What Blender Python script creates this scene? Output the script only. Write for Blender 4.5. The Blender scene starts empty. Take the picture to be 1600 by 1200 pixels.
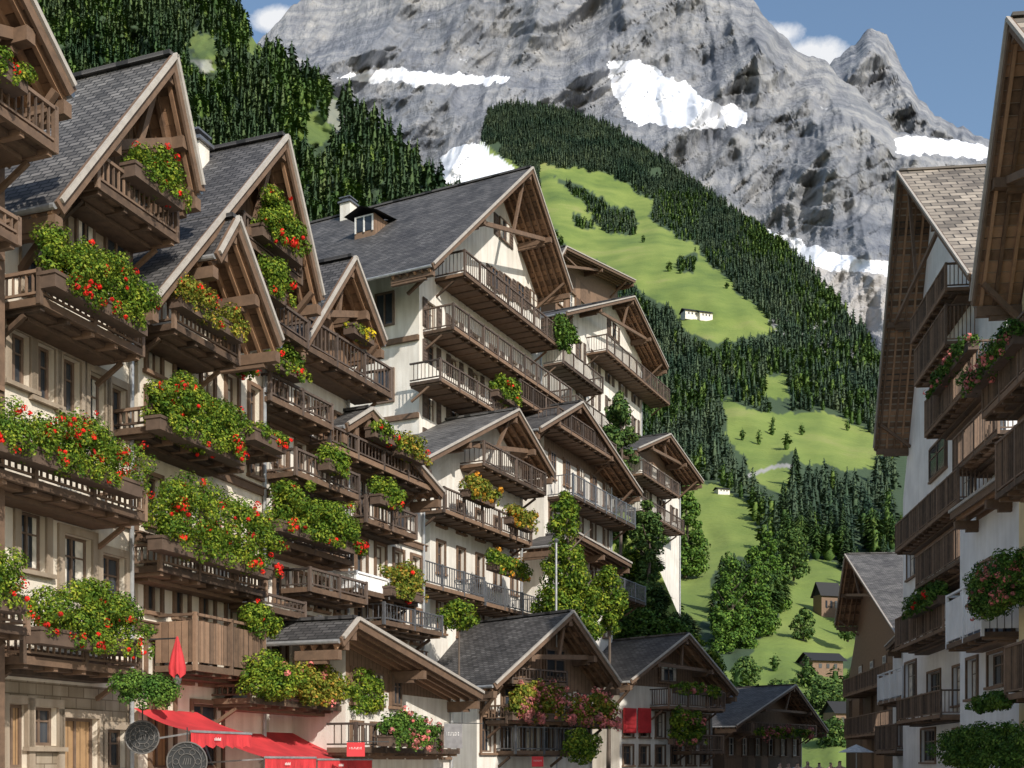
import bpy, math, random
import numpy as np
from mathutils import Vector, noise
random.seed(7); RNG=np.random.default_rng(7)
S=bpy.context.scene; COL=S.collection
F=1800.0; CX=800.0; HY=1190.0; EYE=1.7
def P(px,py,Y): return Vector(((px-CX)/F*Y, Y, EYE+(HY-py)/F*Y))
# ------------------------------------------------------------ materials
def nt(name):
    m=bpy.data.materials.new(name); m.use_nodes=True; n=m.node_tree
    b=n.nodes['Principled BSDF']; return m,n,b
def N(n,t,**k):
    x=n.nodes.new(t)
    for a,v in k.items():
        if a in x.inputs: x.inputs[a].default_value=v
        else: setattr(x,a,v)
    return x
def ramp(n,stops):
    r=n.nodes.new('ShaderNodeValToRGB'); e=r.color_ramp.elements
    while len(e)<len(stops): e.new(.5)
    for q,(p,c) in zip(e,stops): q.position=p; q.color=(*c,1)
    return r
def mixc(n,fac,a,b,mode='MIX'):
    m=n.nodes.new('ShaderNodeMix'); m.data_type='RGBA'; m.blend_type=mode
    for i,v in ((0,fac),(6,a),(7,b)):
        if isinstance(v,(int,float)): m.inputs[i].default_value=v
        elif isinstance(v,tuple): m.inputs[i].default_value=(*v,1)
        else: n.links.new(v,m.inputs[i])
    return m.outputs[2]
def island(n):
    return n.nodes.new('ShaderNodeNewGeometry').outputs['Random Per Island']
def bump(n,b,h,st=.3,d=.02):
    u=N(n,'ShaderNodeBump',Strength=st,Distance=d); n.links.new(h,u.inputs['Height']); n.links.new(u.outputs[0],b.inputs['Normal'])
def plaster(name,c,rough=.9,dirt=.35,blocks=False):
    m,n,b=nt(name); t=n.nodes.new('ShaderNodeTexCoord')
    a=N(n,'ShaderNodeTexNoise',Scale=.9,Detail=6.0); n.links.new(t.outputs['Object'],a.inputs['Vector'])
    mp=N(n,'ShaderNodeMapping'); mp.inputs['Scale'].default_value=(3,3,.35); n.links.new(t.outputs['Object'],mp.inputs[0])
    s=N(n,'ShaderNodeTexNoise',Scale=1.6,Detail=5.0); n.links.new(mp.outputs[0],s.inputs['Vector'])
    r=ramp(n,[(.35,tuple(x*.82 for x in c)),(.65,c)]); n.links.new(a.outputs[0],r.inputs[0])
    r2=ramp(n,[(.38,(.6,.55,.48)),(.6,(1,1,1))]); n.links.new(s.outputs[0],r2.inputs[0])
    out=mixc(n,dirt,r.outputs[0],r2.outputs[0],'MULTIPLY')
    if blocks:
        sp=n.nodes.new('ShaderNodeSeparateXYZ'); n.links.new(t.outputs['Object'],sp.inputs[0]); cb=n.nodes.new('ShaderNodeCombineXYZ'); n.links.new(sp.outputs[0],cb.inputs[0]); n.links.new(sp.outputs[2],cb.inputs[1])
        k=n.nodes.new('ShaderNodeTexBrick'); n.links.new(cb.outputs[0],k.inputs['Vector']); k.inputs['Scale'].default_value=1.4; k.inputs['Color1'].default_value=(1,1,1,1); k.inputs['Color2'].default_value=(.7,.68,.64,1); k.inputs['Mortar'].default_value=(.45,.42,.38,1); k.inputs['Mortar Size'].default_value=.015
        out=mixc(n,1.,out,k.outputs[0],'MULTIPLY')
    n.links.new(out,b.inputs['Base Color'])
    f=N(n,'ShaderNodeTexNoise',Scale=25.0,Detail=4.0); n.links.new(t.outputs['Object'],f.inputs['Vector']); bump(n,b,f.outputs[0],.35,.02)
    b.inputs['Roughness'].default_value=rough; return m
def wood(name,c1,c2,stripes=0):
    m,n,b=nt(name); t=n.nodes.new('ShaderNodeTexCoord')
    a=N(n,'ShaderNodeTexNoise',Scale=6.0,Detail=6.0,Roughness=.7); n.links.new(t.outputs['Object'],a.inputs['Vector'])
    r=ramp(n,[(.0,c1),(1.,c2)]); 
    ad=N(n,'ShaderNodeMath',operation='ADD'); n.links.new(a.outputs[0],ad.inputs[0])
    mu=N(n,'ShaderNodeMath',operation='MULTIPLY_ADD'); n.links.new(island(n),mu.inputs[0]); mu.inputs[1].default_value=.8; mu.inputs[2].default_value=-.4
    n.links.new(mu.outputs[0],ad.inputs[1]); n.links.new(ad.outputs[0],r.inputs[0]); out=r.outputs[0]
    if stripes:
        sp=n.nodes.new('ShaderNodeSeparateXYZ'); n.links.new(t.outputs['Object'],sp.inputs[0])
        f=N(n,'ShaderNodeMath',operation='MULTIPLY'); f.inputs[1].default_value=stripes; n.links.new(sp.outputs[0],f.inputs[0])
        g=N(n,'ShaderNodeMath',operation='FRACT'); n.links.new(f.outputs[0],g.inputs[0])
        q=ramp(n,[(.0,(.2,.2,.2)),(.09,(1,1,1)),(.9,(1,1,1)),(1.,(.2,.2,.2))]); n.links.new(g.outputs[0],q.inputs[0])
        out=mixc(n,1.,out,q.outputs[0],'MULTIPLY')
    n.links.new(out,b.inputs['Base Color']); b.inputs['Roughness'].default_value=.75; bump(n,b,a.outputs[0],.3,.01); return m
def tiles(name,c,sc,rw=.5,rh=.25):
    m,n,b=nt(name); t=n.nodes.new('ShaderNodeTexCoord')
    k=n.nodes.new('ShaderNodeTexBrick'); n.links.new(t.outputs['UV'],k.inputs['Vector'])
    k.inputs['Scale'].default_value=sc; k.inputs['Brick Width'].default_value=rw; k.inputs['Row Height'].default_value=rh
    k.inputs['Color1'].default_value=(*[x*.55 for x in c],1); k.inputs['Color2'].default_value=(*[x*1.45 for x in c],1)
    k.inputs['Mortar'].default_value=(*[x*.2 for x in c],1); k.inputs['Mortar Size'].default_value=.03; k.inputs['Bias'].default_value=0
    a=N(n,'ShaderNodeTexNoise',Scale=.8,Detail=6.0); n.links.new(t.outputs['UV'],a.inputs['Vector'])
    r=ramp(n,[(.35,(.62,.6,.58)),(.7,(1.25,1.22,1.15))]); n.links.new(a.outputs[0],r.inputs[0])
    n.links.new(mixc(n,1.,k.outputs[0],r.outputs[0],'MULTIPLY'),b.inputs['Base Color'])
    b.inputs['Roughness'].default_value=.7; bump(n,b,k.outputs[0],.6,.03); return m
def flat(name,c,rough=.6,metal=0,var=.2,sc=8.):
    m,n,b=nt(name); t=n.nodes.new('ShaderNodeTexCoord'); a=N(n,'ShaderNodeTexNoise',Scale=sc,Detail=4.0); n.links.new(t.outputs['Object'],a.inputs['Vector'])
    r=ramp(n,[(.3,tuple(x*(1-var) for x in c)),(.7,tuple(min(1,x*(1+var)) for x in c))]); n.links.new(a.outputs[0],r.inputs[0]); n.links.new(r.outputs[0],b.inputs['Base Color'])
    b.inputs['Roughness'].default_value=rough; b.inputs['Metallic'].default_value=metal; return m
def leafm(name,stops,tr=.25):
    m,n,b=nt(name); r=ramp(n,stops); n.links.new(island(n),r.inputs[0]); 
    t=n.nodes.new('ShaderNodeTexCoord'); a=N(n,'ShaderNodeTexNoise',Scale=.02 if 'pine' in name else 3.,Detail=3.0); n.links.new(t.outputs['Object'],a.inputs['Vector'])
    r2=ramp(n,[(.35,(.5,.66,.6)),(.65,(1.3,1.15,1.))]); n.links.new(a.outputs[0],r2.inputs[0]); cc=mixc(n,1.,r.outputs[0],r2.outputs[0],'MULTIPLY')
    n.links.new(cc,b.inputs['Base Color'])
    b.inputs['Roughness'].default_value=.7; b.inputs['Specular IOR Level'].default_value=.2
    if tr:
        o=n.nodes['Material Output']; tl=n.nodes.new('ShaderNodeBsdfTranslucent'); n.links.new(cc,tl.inputs[0])
        ms=n.nodes.new('ShaderNodeMixShader'); ms.inputs[0].default_value=tr; n.links.new(b.outputs[0],ms.inputs[1]); n.links.new(tl.outputs[0],ms.inputs[2]); n.links.new(ms.outputs[0],o.inputs[0])
    return m
M={}
M['white']=plaster('white_plaster',(.84,.79,.71),dirt=.35); M['cream']=plaster('cream_plaster',(.85,.76,.63),dirt=.35); M['cool']=plaster('cool_plaster',(.9,.89,.88),dirt=.15)
M['yellow']=plaster('yellow_plaster',(.88,.72,.42)); M['stone']=plaster('stone',(.45,.37,.28),dirt=.6,blocks=True); M['stonetrim']=plaster('stone_trim',(.4,.32,.24),dirt=.5)
M['wood']=wood('dark_timber',(.035,.022,.014),(.24,.146,.09)); M['soffit']=wood('soffit_timber',(.075,.042,.024),(.42,.24,.135))
M['plank']=wood('plank_cladding',(.075,.047,.03),(.3,.185,.115),5.5); M['grey']=wood('weathered_timber',(.22,.19,.16),(.55,.5,.44)); M['rail']=wood('rail_timber',(.055,.036,.025),(.27,.172,.112)); M['drail']=wood('dark_rail_timber',(.03,.022,.018),(.15,.105,.08))
M['door']=wood('oak_door',(.2,.11,.05),(.45,.28,.14),7.)
M['slate']=tiles('slate',(.1,.096,.098),2.2); M['shingle']=tiles('weathered_shingle',(.155,.148,.145),1.9,.42,.22); M['shingle2']=tiles('pale_shingle',(.29,.25,.21),1.1,.6,.4)
M['glass']=flat('window_glass',(.035,.04,.048),.08,0,.5,1.); M['frame']=flat('window_frame',(.15,.1,.07),.5); M['wframe']=flat('white_frame',(.7,.68,.64),.5)
M['metal']=flat('grey_metal',(.2,.2,.21),.45,.6); M['zinc']=flat('zinc',(.42,.42,.42),.4,.5); M['red']=flat('red_canvas',(.55,.035,.04),.8,0,.25,2.); M['lightm']=flat('pale_marking',(.75,.72,.68),.7); M['black']=flat('black_iron',(.03,.03,.03),.5,.3); M['greyboard']=flat('grey_board',(.2,.19,.19),.7); M['dimiron']=flat('dull_iron',(.12,.11,.1),.6)
M['curtain']=flat('curtain',(.6,.55,.47),.9,0,.3,5.); M['trough']=flat('planter_wood',(.1,.065,.045),.8)
M['leaf']=leafm('balcony_leaves',[(0,(.035,.08,.01)),(.4,(.11,.19,.018)),(.8,(.22,.3,.03)),(1,(.34,.36,.045))],.2)
M['leafd']=leafm('dark_leaves',[(0,(.03,.07,.012)),(.6,(.08,.16,.022)),(1,(.15,.24,.04))],0); M['leafy']=leafm('autumn_leaves',[(0,(.08,.13,.015)),(.45,(.2,.24,.03)),(.8,(.34,.3,.05)),(1,(.48,.26,.05))],.2)
M['pine']=leafm('pine_needles',[(0,(.024,.05,.026)),(.6,(.052,.092,.042)),(1,(.1,.15,.058))],0); M['pinehaze']=leafm('hazed_pine_needles',[(0,(.04,.068,.052)),(.6,(.062,.1,.066)),(1,(.095,.138,.08))],0); M['treel']=leafm('tree_leaves',[(0,(.035,.075,.02)),(.6,(.075,.135,.032)),(1,(.135,.2,.045))],0)  # far pines bluer and lighter: distance haze painted into their colour
M['bark']=wood('bark',(.05,.035,.025),(.16,.12,.09))
for k,c in dict(redb=(.85,.03,.02),pink=(.74,.24,.24),orange=(.8,.36,.04),yel=(.9,.7,.04)).items(): M[k]=leafm(k+'_petals',[(0,tuple(x*.65 for x in c)),(1,c)],.15)
# ------------------------------------------------------------ mesh helpers
class MB:
    def __init__(s): s.v=[]; s.f=[]; s.m=[]; s.uv={}
    def add(s,vs,fs,mi=0):
        o=len(s.v); s.v+= [tuple(v) for v in vs]
        for f in fs: s.f.append(tuple(i+o for i in f)); s.m.append(mi)
    def box(s,x0,x1,y0,y1,z0,z1,mi=0):
        s.add([(x0,y0,z0),(x1,y0,z0),(x1,y1,z0),(x0,y1,z0),(x0,y0,z1),(x1,y0,z1),(x1,y1,z1),(x0,y1,z1)],[(0,3,2,1),(4,5,6,7),(0,1,5,4),(1,2,6,5),(2,3,7,6),(3,0,4,7)],mi)
    def beam(s,p,q,w,h,mi=0,up=(0,0,1)):
        p=Vector(p);q=Vector(q);d=(q-p).normalized(); u=Vector(up)
        if abs(d.dot(u))>.98: u=Vector((0,1,0))
        a=d.cross(u).normalized()*w/2; b=a.cross(d).normalized()*h/2
        s.add([p-a-b,p+a-b,p+a+b,p-a+b,q-a-b,q+a-b,q+a+b,q-a+b],[(0,3,2,1),(4,5,6,7),(0,1,5,4),(1,2,6,5),(2,3,7,6),(3,0,4,7)],mi)
    def tube(s,pts,rs,n=8,mi=0):
        rings=[]
        for i,(p,r) in enumerate(zip(pts,rs)):
            p=Vector(p); d=(Vector(pts[min(i+1,len(pts)-1)])-Vector(pts[max(i-1,0)])).normalized()
            u=Vector((1,0,0)) if abs(d.x)<.9 else Vector((0,1,0)); a=d.cross(u).normalized(); b=d.cross(a)
            rings.append([p+a*math.cos(t*2*math.pi/n)*r+b*math.sin(t*2*math.pi/n)*r for t in range(n)])
        vs=[v for g in rings for v in g]; fs=[(i*n+j,i*n+(j+1)%n,(i+1)*n+(j+1)%n,(i+1)*n+j) for i in range(len(rings)-1) for j in range(n)]
        fs+= [tuple(range(n)),tuple(range(len(vs)-1,len(vs)-1-n,-1))]; s.add(vs,fs,mi)
    def build(s,name,mats,parent=None,loc=None,smooth=False):
        me=bpy.data.meshes.new(name); me.from_pydata(s.v,[],s.f); me.update()
        for m in (mats if isinstance(mats,(list,tuple)) else [mats]): me.materials.append(M[m] if isinstance(m,str) else m)
        if any(s.m): me.polygons.foreach_set('material_index',s.m)
        if s.uv:
            L=me.uv_layers.new(name='UVMap')
            for fi,uvs in s.uv.items():
                for li,uv in zip(me.polygons[fi].loop_indices,uvs): L.data[li].uv=uv
        if smooth: me.polygons.foreach_set('use_smooth',[True]*len(me.polygons))
        o=bpy.data.objects.new(name,me); COL.objects.link(o)
        if parent: o.parent=parent
        if loc is not None: o.location=loc
        return o
def npmesh(name,V,Fq,mat,parent=None,loc=None,smooth=False):
    me=bpy.data.meshes.new(name); V=np.ascontiguousarray(V,dtype=np.float32); Fq=np.ascontiguousarray(Fq,dtype=np.int32)
    me.vertices.add(len(V)); me.vertices.foreach_set('co',V.ravel()); me.loops.add(Fq.size); me.loops.foreach_set('vertex_index',Fq.ravel())
    me.polygons.add(len(Fq)); me.polygons.foreach_set('loop_start',np.arange(0,Fq.size,Fq.shape[1],dtype=np.int32)); me.update(calc_edges=True); me.validate()
    me.materials.append(M[mat] if isinstance(mat,str) else mat)
    if smooth: me.polygons.foreach_set('use_smooth',np.ones(len(me.polygons),dtype=bool))
    o=bpy.data.objects.new(name,me); COL.objects.link(o)
    if parent: o.parent=parent
    if loc is not None: o.location=loc
    return o
def thing(name,label,cat,loc=(0,0,0),rz=0,group=None):
    o=bpy.data.objects.new(name,None); COL.objects.link(o); o.location=loc; o.rotation_euler=(0,0,rz); o['label']=label; o['category']=cat
    o.empty_display_size=.3
    if group: o['group']=group
    return o
def tag(o,label,cat,group=None):
    o['label']=label; o['category']=cat
    if group: o['group']=group
    return o
def quads(C,Nr,s,asp=.6):
    n=len(C); Nr=Nr/(np.linalg.norm(Nr,axis=1,keepdims=True)+1e-9); R=RNG.normal(size=(n,3)); A=np.cross(Nr,R); A/= (np.linalg.norm(A,axis=1,keepdims=True)+1e-9); B=np.cross(Nr,A)
    s=np.broadcast_to(s,(n,)).reshape(n,1)*RNG.uniform(.65,1.3,(n,1))
    V=np.stack([C-A*s,C-B*s*asp+Nr*s*.15,C+A*s,C+B*s*asp+Nr*s*.15],1).reshape(-1,3)
    return V,np.arange(4*n).reshape(n,4)
def blobleaves(blobs,n,s):
    blobs=np.array(blobs,float); w=(blobs[:,3]*blobs[:,5]); w/=w.sum(); idx=RNG.choice(len(blobs),n,p=w); b=blobs[idx]
    d=RNG.normal(size=(n,3)); d/=np.linalg.norm(d,axis=1,keepdims=True); r=RNG.uniform(.45,1.05,(n,1))**.6
    C=b[:,:3]+d*r*b[:,3:6]; Nr=d+RNG.normal(size=(n,3))*.35+np.array([0,0,.35]); return quads(C,Nr,s)
# ------------------------------------------------------------ house
class House:
    def __init__(s,label,pn,Yn,vp,pf,side='L',D=7,z0=-.3,cat='house',name='chalet'):
        Yf=Yn*(pn-vp)/(pf-vp); A=P(pn,HY,Yn); B=P(pf,HY,Yf); A.z=B.z=z0
        s.O,E=(A,B) if side=='L' else (B,A); d=(E-s.O); s.W=d.length; s.x=d.normalized(); s.n=Vector((s.x.y,-s.x.x,0)); s.rz=math.atan2(s.x.y,s.x.x)
        s.e=thing(name,label,cat,s.O,s.rz); s.D=D; s.holes=[]; s.side=side; s.C=Vector((0,0,EYE)); s.pn=pn; s.pf=pf; s.bands=[]
    def uw(s,px,py,out=0.):
        d=Vector(((px-CX)/F,1,(HY-py)/F)); t=(out-(s.C-s.O).dot(s.n))/d.dot(s.n); p=s.C+d*t; return (p-s.O).dot(s.x),p.z-s.O.z
    def world(s,u,out,w): return s.O+s.x*u+s.n*out+Vector((0,0,w))
    def roof(s,e1,pk,e2,ro,mat='slate',main=True,D=None,truss=True,name='roof'):
        pts=sorted([s.uw(*e1,ro),s.uw(*pk,ro),s.uw(*e2,ro)]); a,k,b=pts
        if main: s.pts=pts
        D=s.D+.4 if D is None else D; y0=-ro; y1=D; t=.10
        m=MB(); 
        for p,q in ((a,k),(k,b)):
            L=math.dist(p,q); i=len(m.f)
            m.add([(p[0],y0,p[1]),(q[0],y0,q[1]),(q[0],y1,q[1]),(p[0],y1,p[1])],[(0,1,2,3)]); off=0 if p is a else 7.3
            m.uv[i]=[(0,off+0),(0,off+L),(y1-y0,off+L),(y1-y0,off+0)]
            m.add([(p[0],y0,p[1]-t),(q[0],y0,q[1]-t),(q[0],y1,q[1]-t),(p[0],y1,p[1]-t)],[(3,2,1,0)])
            m.add([(p[0],y0,p[1]),(p[0],y1,p[1]),(p[0],y1,p[1]-t),(p[0],y0,p[1]-t)],[(0,1,2,3)])
        m.beam((k[0],y0,k[1]+.03),(k[0],y1,k[1]+.03),.18,.07)
        r=m.build(name,mat,s.e)
        sf=MB(); n=max(3,int((ro+.3)/.3))
        for p,q in ((a,k),(k,b)):
            dx,dz=q[0]-p[0],q[1]-p[1]; L=math.hypot(dx,dz); nb=max(3,int(L/.22))
            for i in range(nb):
                f0,f1=i/nb+.004,(i+1)/nb-.004
                A=(p[0]+dx*f0,p[1]+dz*f0-t-.005);B=(p[0]+dx*f1,p[1]+dz*f1-t-.005)
                sf.add([(A[0],y0,A[1]),(B[0],y0,B[1]),(B[0],.2,B[1]),(A[0],.2,A[1]),(A[0],y0,A[1]-.03),(B[0],y0,B[1]-.03),(B[0],.2,B[1]-.03),(A[0],.2,A[1]-.03)],[(0,1,2,3),(7,6,5,4),(0,4,5,1),(1,5,6,2),(3,2,6,7),(0,3,7,4)])
            for i in range(n):
                yy=y0+.12+(ro-.1)*i/max(1,n-1)
                sf.beam((p[0],yy,p[1]-t-.09),(q[0],yy,q[1]-t-.09),.07,.11)
        sf.build('soffit','soffit',r)
        bb=MB(); lt=MB()
        for p,q in ((a,k),(k,b)):
            bb.beam((p[0],y0-.03,p[1]-.1),(q[0],y0-.03,q[1]-.1),.05,.2); lt.beam((p[0],y0-.07,p[1]+.0),(q[0],y0-.07,q[1]+.0),.07,.07)
        bb.build('bargeboard','wood',r); lt.build('verge_trim','grey',r)
        for f,(p,q) in ((.02,(a,k)),(.5,(a,k)),(1,(a,k)),(.5,(k,b)),(.98,(k,b))):
            u=p[0]+(q[0]-p[0])*f; w=p[1]+(q[1]-p[1])*f-t-.26; x=MB(); x.box(u-.08,u+.08,y0+.02,.15,w-.1,w+.1); x.box(u-.06,u+.06,y0+.3,.15,w-.18,w-.1); x.build('purlin','wood',r)
        g=MB(); g.tube([(a[0]-.05,y0,a[1]-.08),(a[0]-.05,y1,a[1]-.08)],[.05,.05],8); g.build('gutter','zinc',r); g=MB(); g.tube([(b[0]+.05,y0,b[1]-.08),(b[0]+.05,y1,b[1]-.08)],[.05,.05],8); g.build('gutter','zinc',r)
        if truss:
            yy=y0+.3; f=.5; pl=(a[0]+(k[0]-a[0])*f,a[1]+(k[1]-a[1])*f-.3); pr=(b[0]+(k[0]-b[0])*f,b[1]+(k[1]-b[1])*f-.3)
            x=MB(); x.beam((pl[0],yy,pl[1]),(pr[0],yy,pr[1]),.1,.15); x.build('tie_beam','wood',s.e); mid=((pl[0]+pr[0])/2,(pl[1]+pr[1])/2); x=MB(); x.beam((k[0],yy+.01,k[1]-.3),(mid[0],yy+.01,mid[1]),.1,.1); x.build('king_post','wood',s.e)
            for e in (a,b): 
                f2=.12; ex=e[0]+(k[0]-e[0])*f2; ez=e[1]+(k[1]-e[1])*f2-.3
                x=MB(); x.beam((ex,y0+.1,ez),(ex,.0,ez-.9),.09,.1); x.build('brace','wood',s.e)
        s.roofobj=r; return r
    def rl(s,u):
        a,k,b=s.pts
        if u<=k[0]: w=a[1]+(k[1]-a[1])*(u-a[0])/(k[0]-a[0]+1e-6)
        else: w=k[1]+(b[1]-k[1])*(u-k[0])/(b[0]-k[0]+1e-6)
        return max(.5,w-.16)
    def win(s,px0,px1,yt,yb,kind='window'):
        u0,wb=s.uw((px0+px1)/2,yb); _,wt=s.uw((px0+px1)/2,yt); a,_=s.uw(px0,yb); b,_=s.uw(px1,yb); s.addhole(min(a,b),max(a,b),wb,wt,kind)
    def addhole(s,u0,u1,w0,w1,kind='window'):
        u0=max(.12,u0); u1=min(s.W-.12,u1)
        if u1-u0<.2 or w1-w0<.25: return
        for h in s.holes:
            if u0<h[1]+.1 and u1>h[0]-.1 and w0<h[3]+.1 and w1>h[2]-.1: return
        s.holes.append((u0,u1,w0,w1,kind))
    def rows(s,rows,n,ww,band=True,kinds=('window',)):
        for i,(yb,ht) in enumerate(rows):
            _,w=s.uw(s.pn,yb); _,w2=s.uw(s.pn,yb-ht)
            for c in range(n):
                u=(c+.5)/n*s.W; s.addhole(u-ww/2,u+ww/2,w,w2,kinds[(i+c)%len(kinds)])
            if band: s.bands.append(w-.3)
    def wall(s,mat='white',base=0,basemat='stone',gable='plank',frame='frame',posts=False,surround='wood',shut=False):
        W,D=s.W,s.D; hc=min(s.rl(0),s.rl(W))-.02
        H=[h for h in s.holes if h[3]<hc-.1 and h[2]>.02]; G=[h for h in s.holes if h not in H and h[2]>.02 and h[3]<min(s.rl(h[0]),s.rl(h[1]))-.05]
        us=sorted({0,W}|{x for h in H for x in h[:2]}); ws=sorted({0,hc}|({base} if 0<base<hc else set())|{x for h in H for x in h[2:4]})
        m=MB()
        for i in range(len(us)-1):
            for j in range(len(ws)-1):
                cu=(us[i]+us[i+1])/2; cw=(ws[j]+ws[j+1])/2
                if any(h[0]<cu<h[1] and h[2]<cw<h[3] for h in H): continue
                m.add([(us[i],0,ws[j]),(us[i+1],0,ws[j]),(us[i+1],0,ws[j+1]),(us[i],0,ws[j+1])],[(0,1,2,3)],1 if cw<base else 0)
        for h in H:
            a,b,c,d=h[:4]; y=.22
            m.add([(a,0,c),(b,0,c),(b,0,d),(a,0,d),(a,y,c),(b,y,c),(b,y,d),(a,y,d)],[(0,4,5,1),(1,5,6,2),(2,6,7,3),(3,7,4,0)])
        for u in (0,W): m.add([(u,0,0),(u,D,0),(u,D,s.rl(u)),(u,0,s.rl(u))],[(0,1,2,3)])
        k=s.pts[1]; kp=[(k[0],s.rl(k[0]))] if 0<k[0]<W else []
        m.add([(0,D,0),(W,D,0),(W,D,s.rl(W))]+[(x,D,z) for x,z in kp]+[(0,D,s.rl(0))],[tuple(range(4+len(kp)))])
        m.build('wall',[mat,basemat],s.e)
        g=MB(); g.add([(0,0,hc),(W,0,hc),(W,0,s.rl(W))]+[(x,0,z) for x,z in kp]+[(0,0,s.rl(0))],[tuple(range(4+len(kp)))]); g.build('gable',gable,s.e)
        for h in H+G:
            a,b,c,d,kind=h; f=MB(); y=.1 if h in H else -.1; t=.05
            f.box(a,a+t,y,y+.06,c,d); f.box(b-t,b,y,y+.06,c,d); f.box(a+t,b-t,y,y+.06,c,c+t); f.box(a+t,b-t,y,y+.06,d-t,d)
            if b-a>.38: f.box((a+b)/2-.022,(a+b)/2+.022,y+.005,y+.055,c+t,d-t)
            if kind=='window': f.box(a+t,b-t,y+.01,y+.05,c+(d-c)*.62,c+(d-c)*.62+.03)
            w=f.build('door' if kind=='door' else 'window',frame,s.e)
            q=MB(); q.box(a+.01,b-.01,y+.035,y+.042,c+.01,d-.01); q.build('panel' if kind=='door' else 'pane','door' if kind=='door' else 'glass',w)
            if kind=='window' and random.random()<.4:
                e=(b-a)*random.uniform(.15,.3)
                for x0,x1 in ((a+t,a+t+e),(b-t-e,b-t)): q=MB(); q.box(x0,x1,y+.02,y+.03,c+t,d-t); q.build('curtain','curtain',w)
            if shut and kind=='window':
                sw=min(.34,(b-a)*.45)
                for x0,x1 in ((a-sw-.03,a-.03),(b+.03,b+.03+sw)):
                    if x0>.02 and x1<W-.02 and not any(x0<o[1]+.03 and x1>o[0]-.03 and c<o[3] and d>o[2] for o in H+G if o is not h):
                        q=MB(); q.box(x0,x1,-.05,-.005,c,d); nl=7
                        for i in range(nl): q.box(x0+.04,x1-.04,-.065,-.05,c+(d-c)*(i+.25)/nl,c+(d-c)*(i+.7)/nl)
                        q.build('shutter','drail',w)
            elif surround:
                r=MB(); p=.05; bw=.08 if surround=='wood' else .13; r.box(a-bw,a-.002,-p,.03,c-.02,d+bw); r.box(b+.002,b+bw,-p,.03,c-.02,d+bw); r.box(a-.002,b+.002,-p,.03,d+.002,d+bw); r.box(a-bw-.03,b+bw+.03,-p-.05,.03,c-.09,c-.022); r.build('surround','wood' if surround=='wood' else 'stonetrim',w)
        for w in s.bands:
            if .3<w<hc-.2 and not any(h[2]-.12<w<h[3]+.1 for h in H):
                x=MB(); x.box(-.06,W+.06,-.08,.02,w-.08,w+.06); x.box(-.08,W+.08,-.11,.02,w+.06,w+.09); x.build('cornice','wood',s.e)
        if posts:
            for u in (0.06,W-.06): x=MB(); x.box(u-.09,u+.09,-.06,.02,0,hc); x.build('corner_post','wood',s.e)
        else:
            x=MB(); x.tube([(W-.12,-.07,0),(W-.12,-.07,hc)],[.04,.04],8); x.build('downpipe','zinc',s.e)
    def sidewin(s,ys,ws,w=.8,h=1.2,frame='frame'):
        for y in ys:
            for z in ws:
                f=MB(); 
                u=-.0 if s.side=='L' else s.W; g=-1 if s.side=='L' else 1
                def bx(mb,y0,y1,z0,z1,d0,d1): 
                    x0,x1=sorted((u+g*d0,u+g*d1)); mb.box(x0,x1,y0,y1,z0,z1)
                for (y0,y1,z0,z1) in ((y,y+.07,z,z+h),(y+w-.07,y+w,z,z+h),(y+.07,y+w-.07,z,z+.07),(y+.07,y+w-.07,z+h-.07,z+h),(y+w/2-.02,y+w/2+.02,z+.07,z+h-.07)): bx(f,y0,y1,z0,z1,-.02,.07)
                o=f.build('window',frame,s.e); q=MB(); bx(q,y+.02,y+w-.02,z+.02,z+h-.02,-.01,.02); q.build('pane','glass',o)
    def balcony(s,pn,pf,yb,hp,out=1.0,style='wood',r=None,steps=2,base=0.):
        r=(pn+pf)/2 if r is None else r; _,w=s.uw(r,yb,out); _,w2=s.uw(r,yb-hp,out); h=(w2-w)*.9
        st=.075; w+=(.06+st*steps)*.8
        u0,u1=sorted((s.uw(pn,yb,out)[0],s.uw(pf,yb,out)[0])); m=MB(); nb=max(3,int((u1-u0)/.2))
        for i in range(nb):
            a=u0+(u1-u0)*i/nb; b=u0+(u1-u0)*(i+1)/nb; m.box(a+.004,b-.004,-out+.04,base,w-.05,w)
        m.box(u0-.02,u1+.02,-out-.03,-out+.035,w-.09,w+.03); m.box(u0-.02,u0+.03,-out+.04,base,w-.09,w+.02); m.box(u1-.03,u1+.02,-out+.04,base,w-.09,w+.02)
        for k in range(1,steps+1):
            i=.1*k
            if u1-u0-2*i>.3 and out-.2*k>.15: m.box(u0+i,u1-i,-(out-.2*k),base,w-.052-st*k,w-.056-st*(k-1))
        L=u1-u0; nj=max(2,int(L/.55)+1)
        for i in range(nj):
            u=u0+.08+(L-.16)*i/(nj-1); m.box(u-.04,u+.04,-out+.02,base,w-.15,w-.055)
            if out>.75 and i in(0,nj-1) and s.side=='L': m.beam((u,-out*.6,w-.17),(u,.0,w-.18-out*.35),.06,.07)
        o=m.build('balcony','wood',s.e); q=MB()
        mt={'wood':'rail','dark':'drail','panel':'plank','metal':'metal','white':'cool'}[style]
        th=.036 if style in('wood',) else .026
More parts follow.
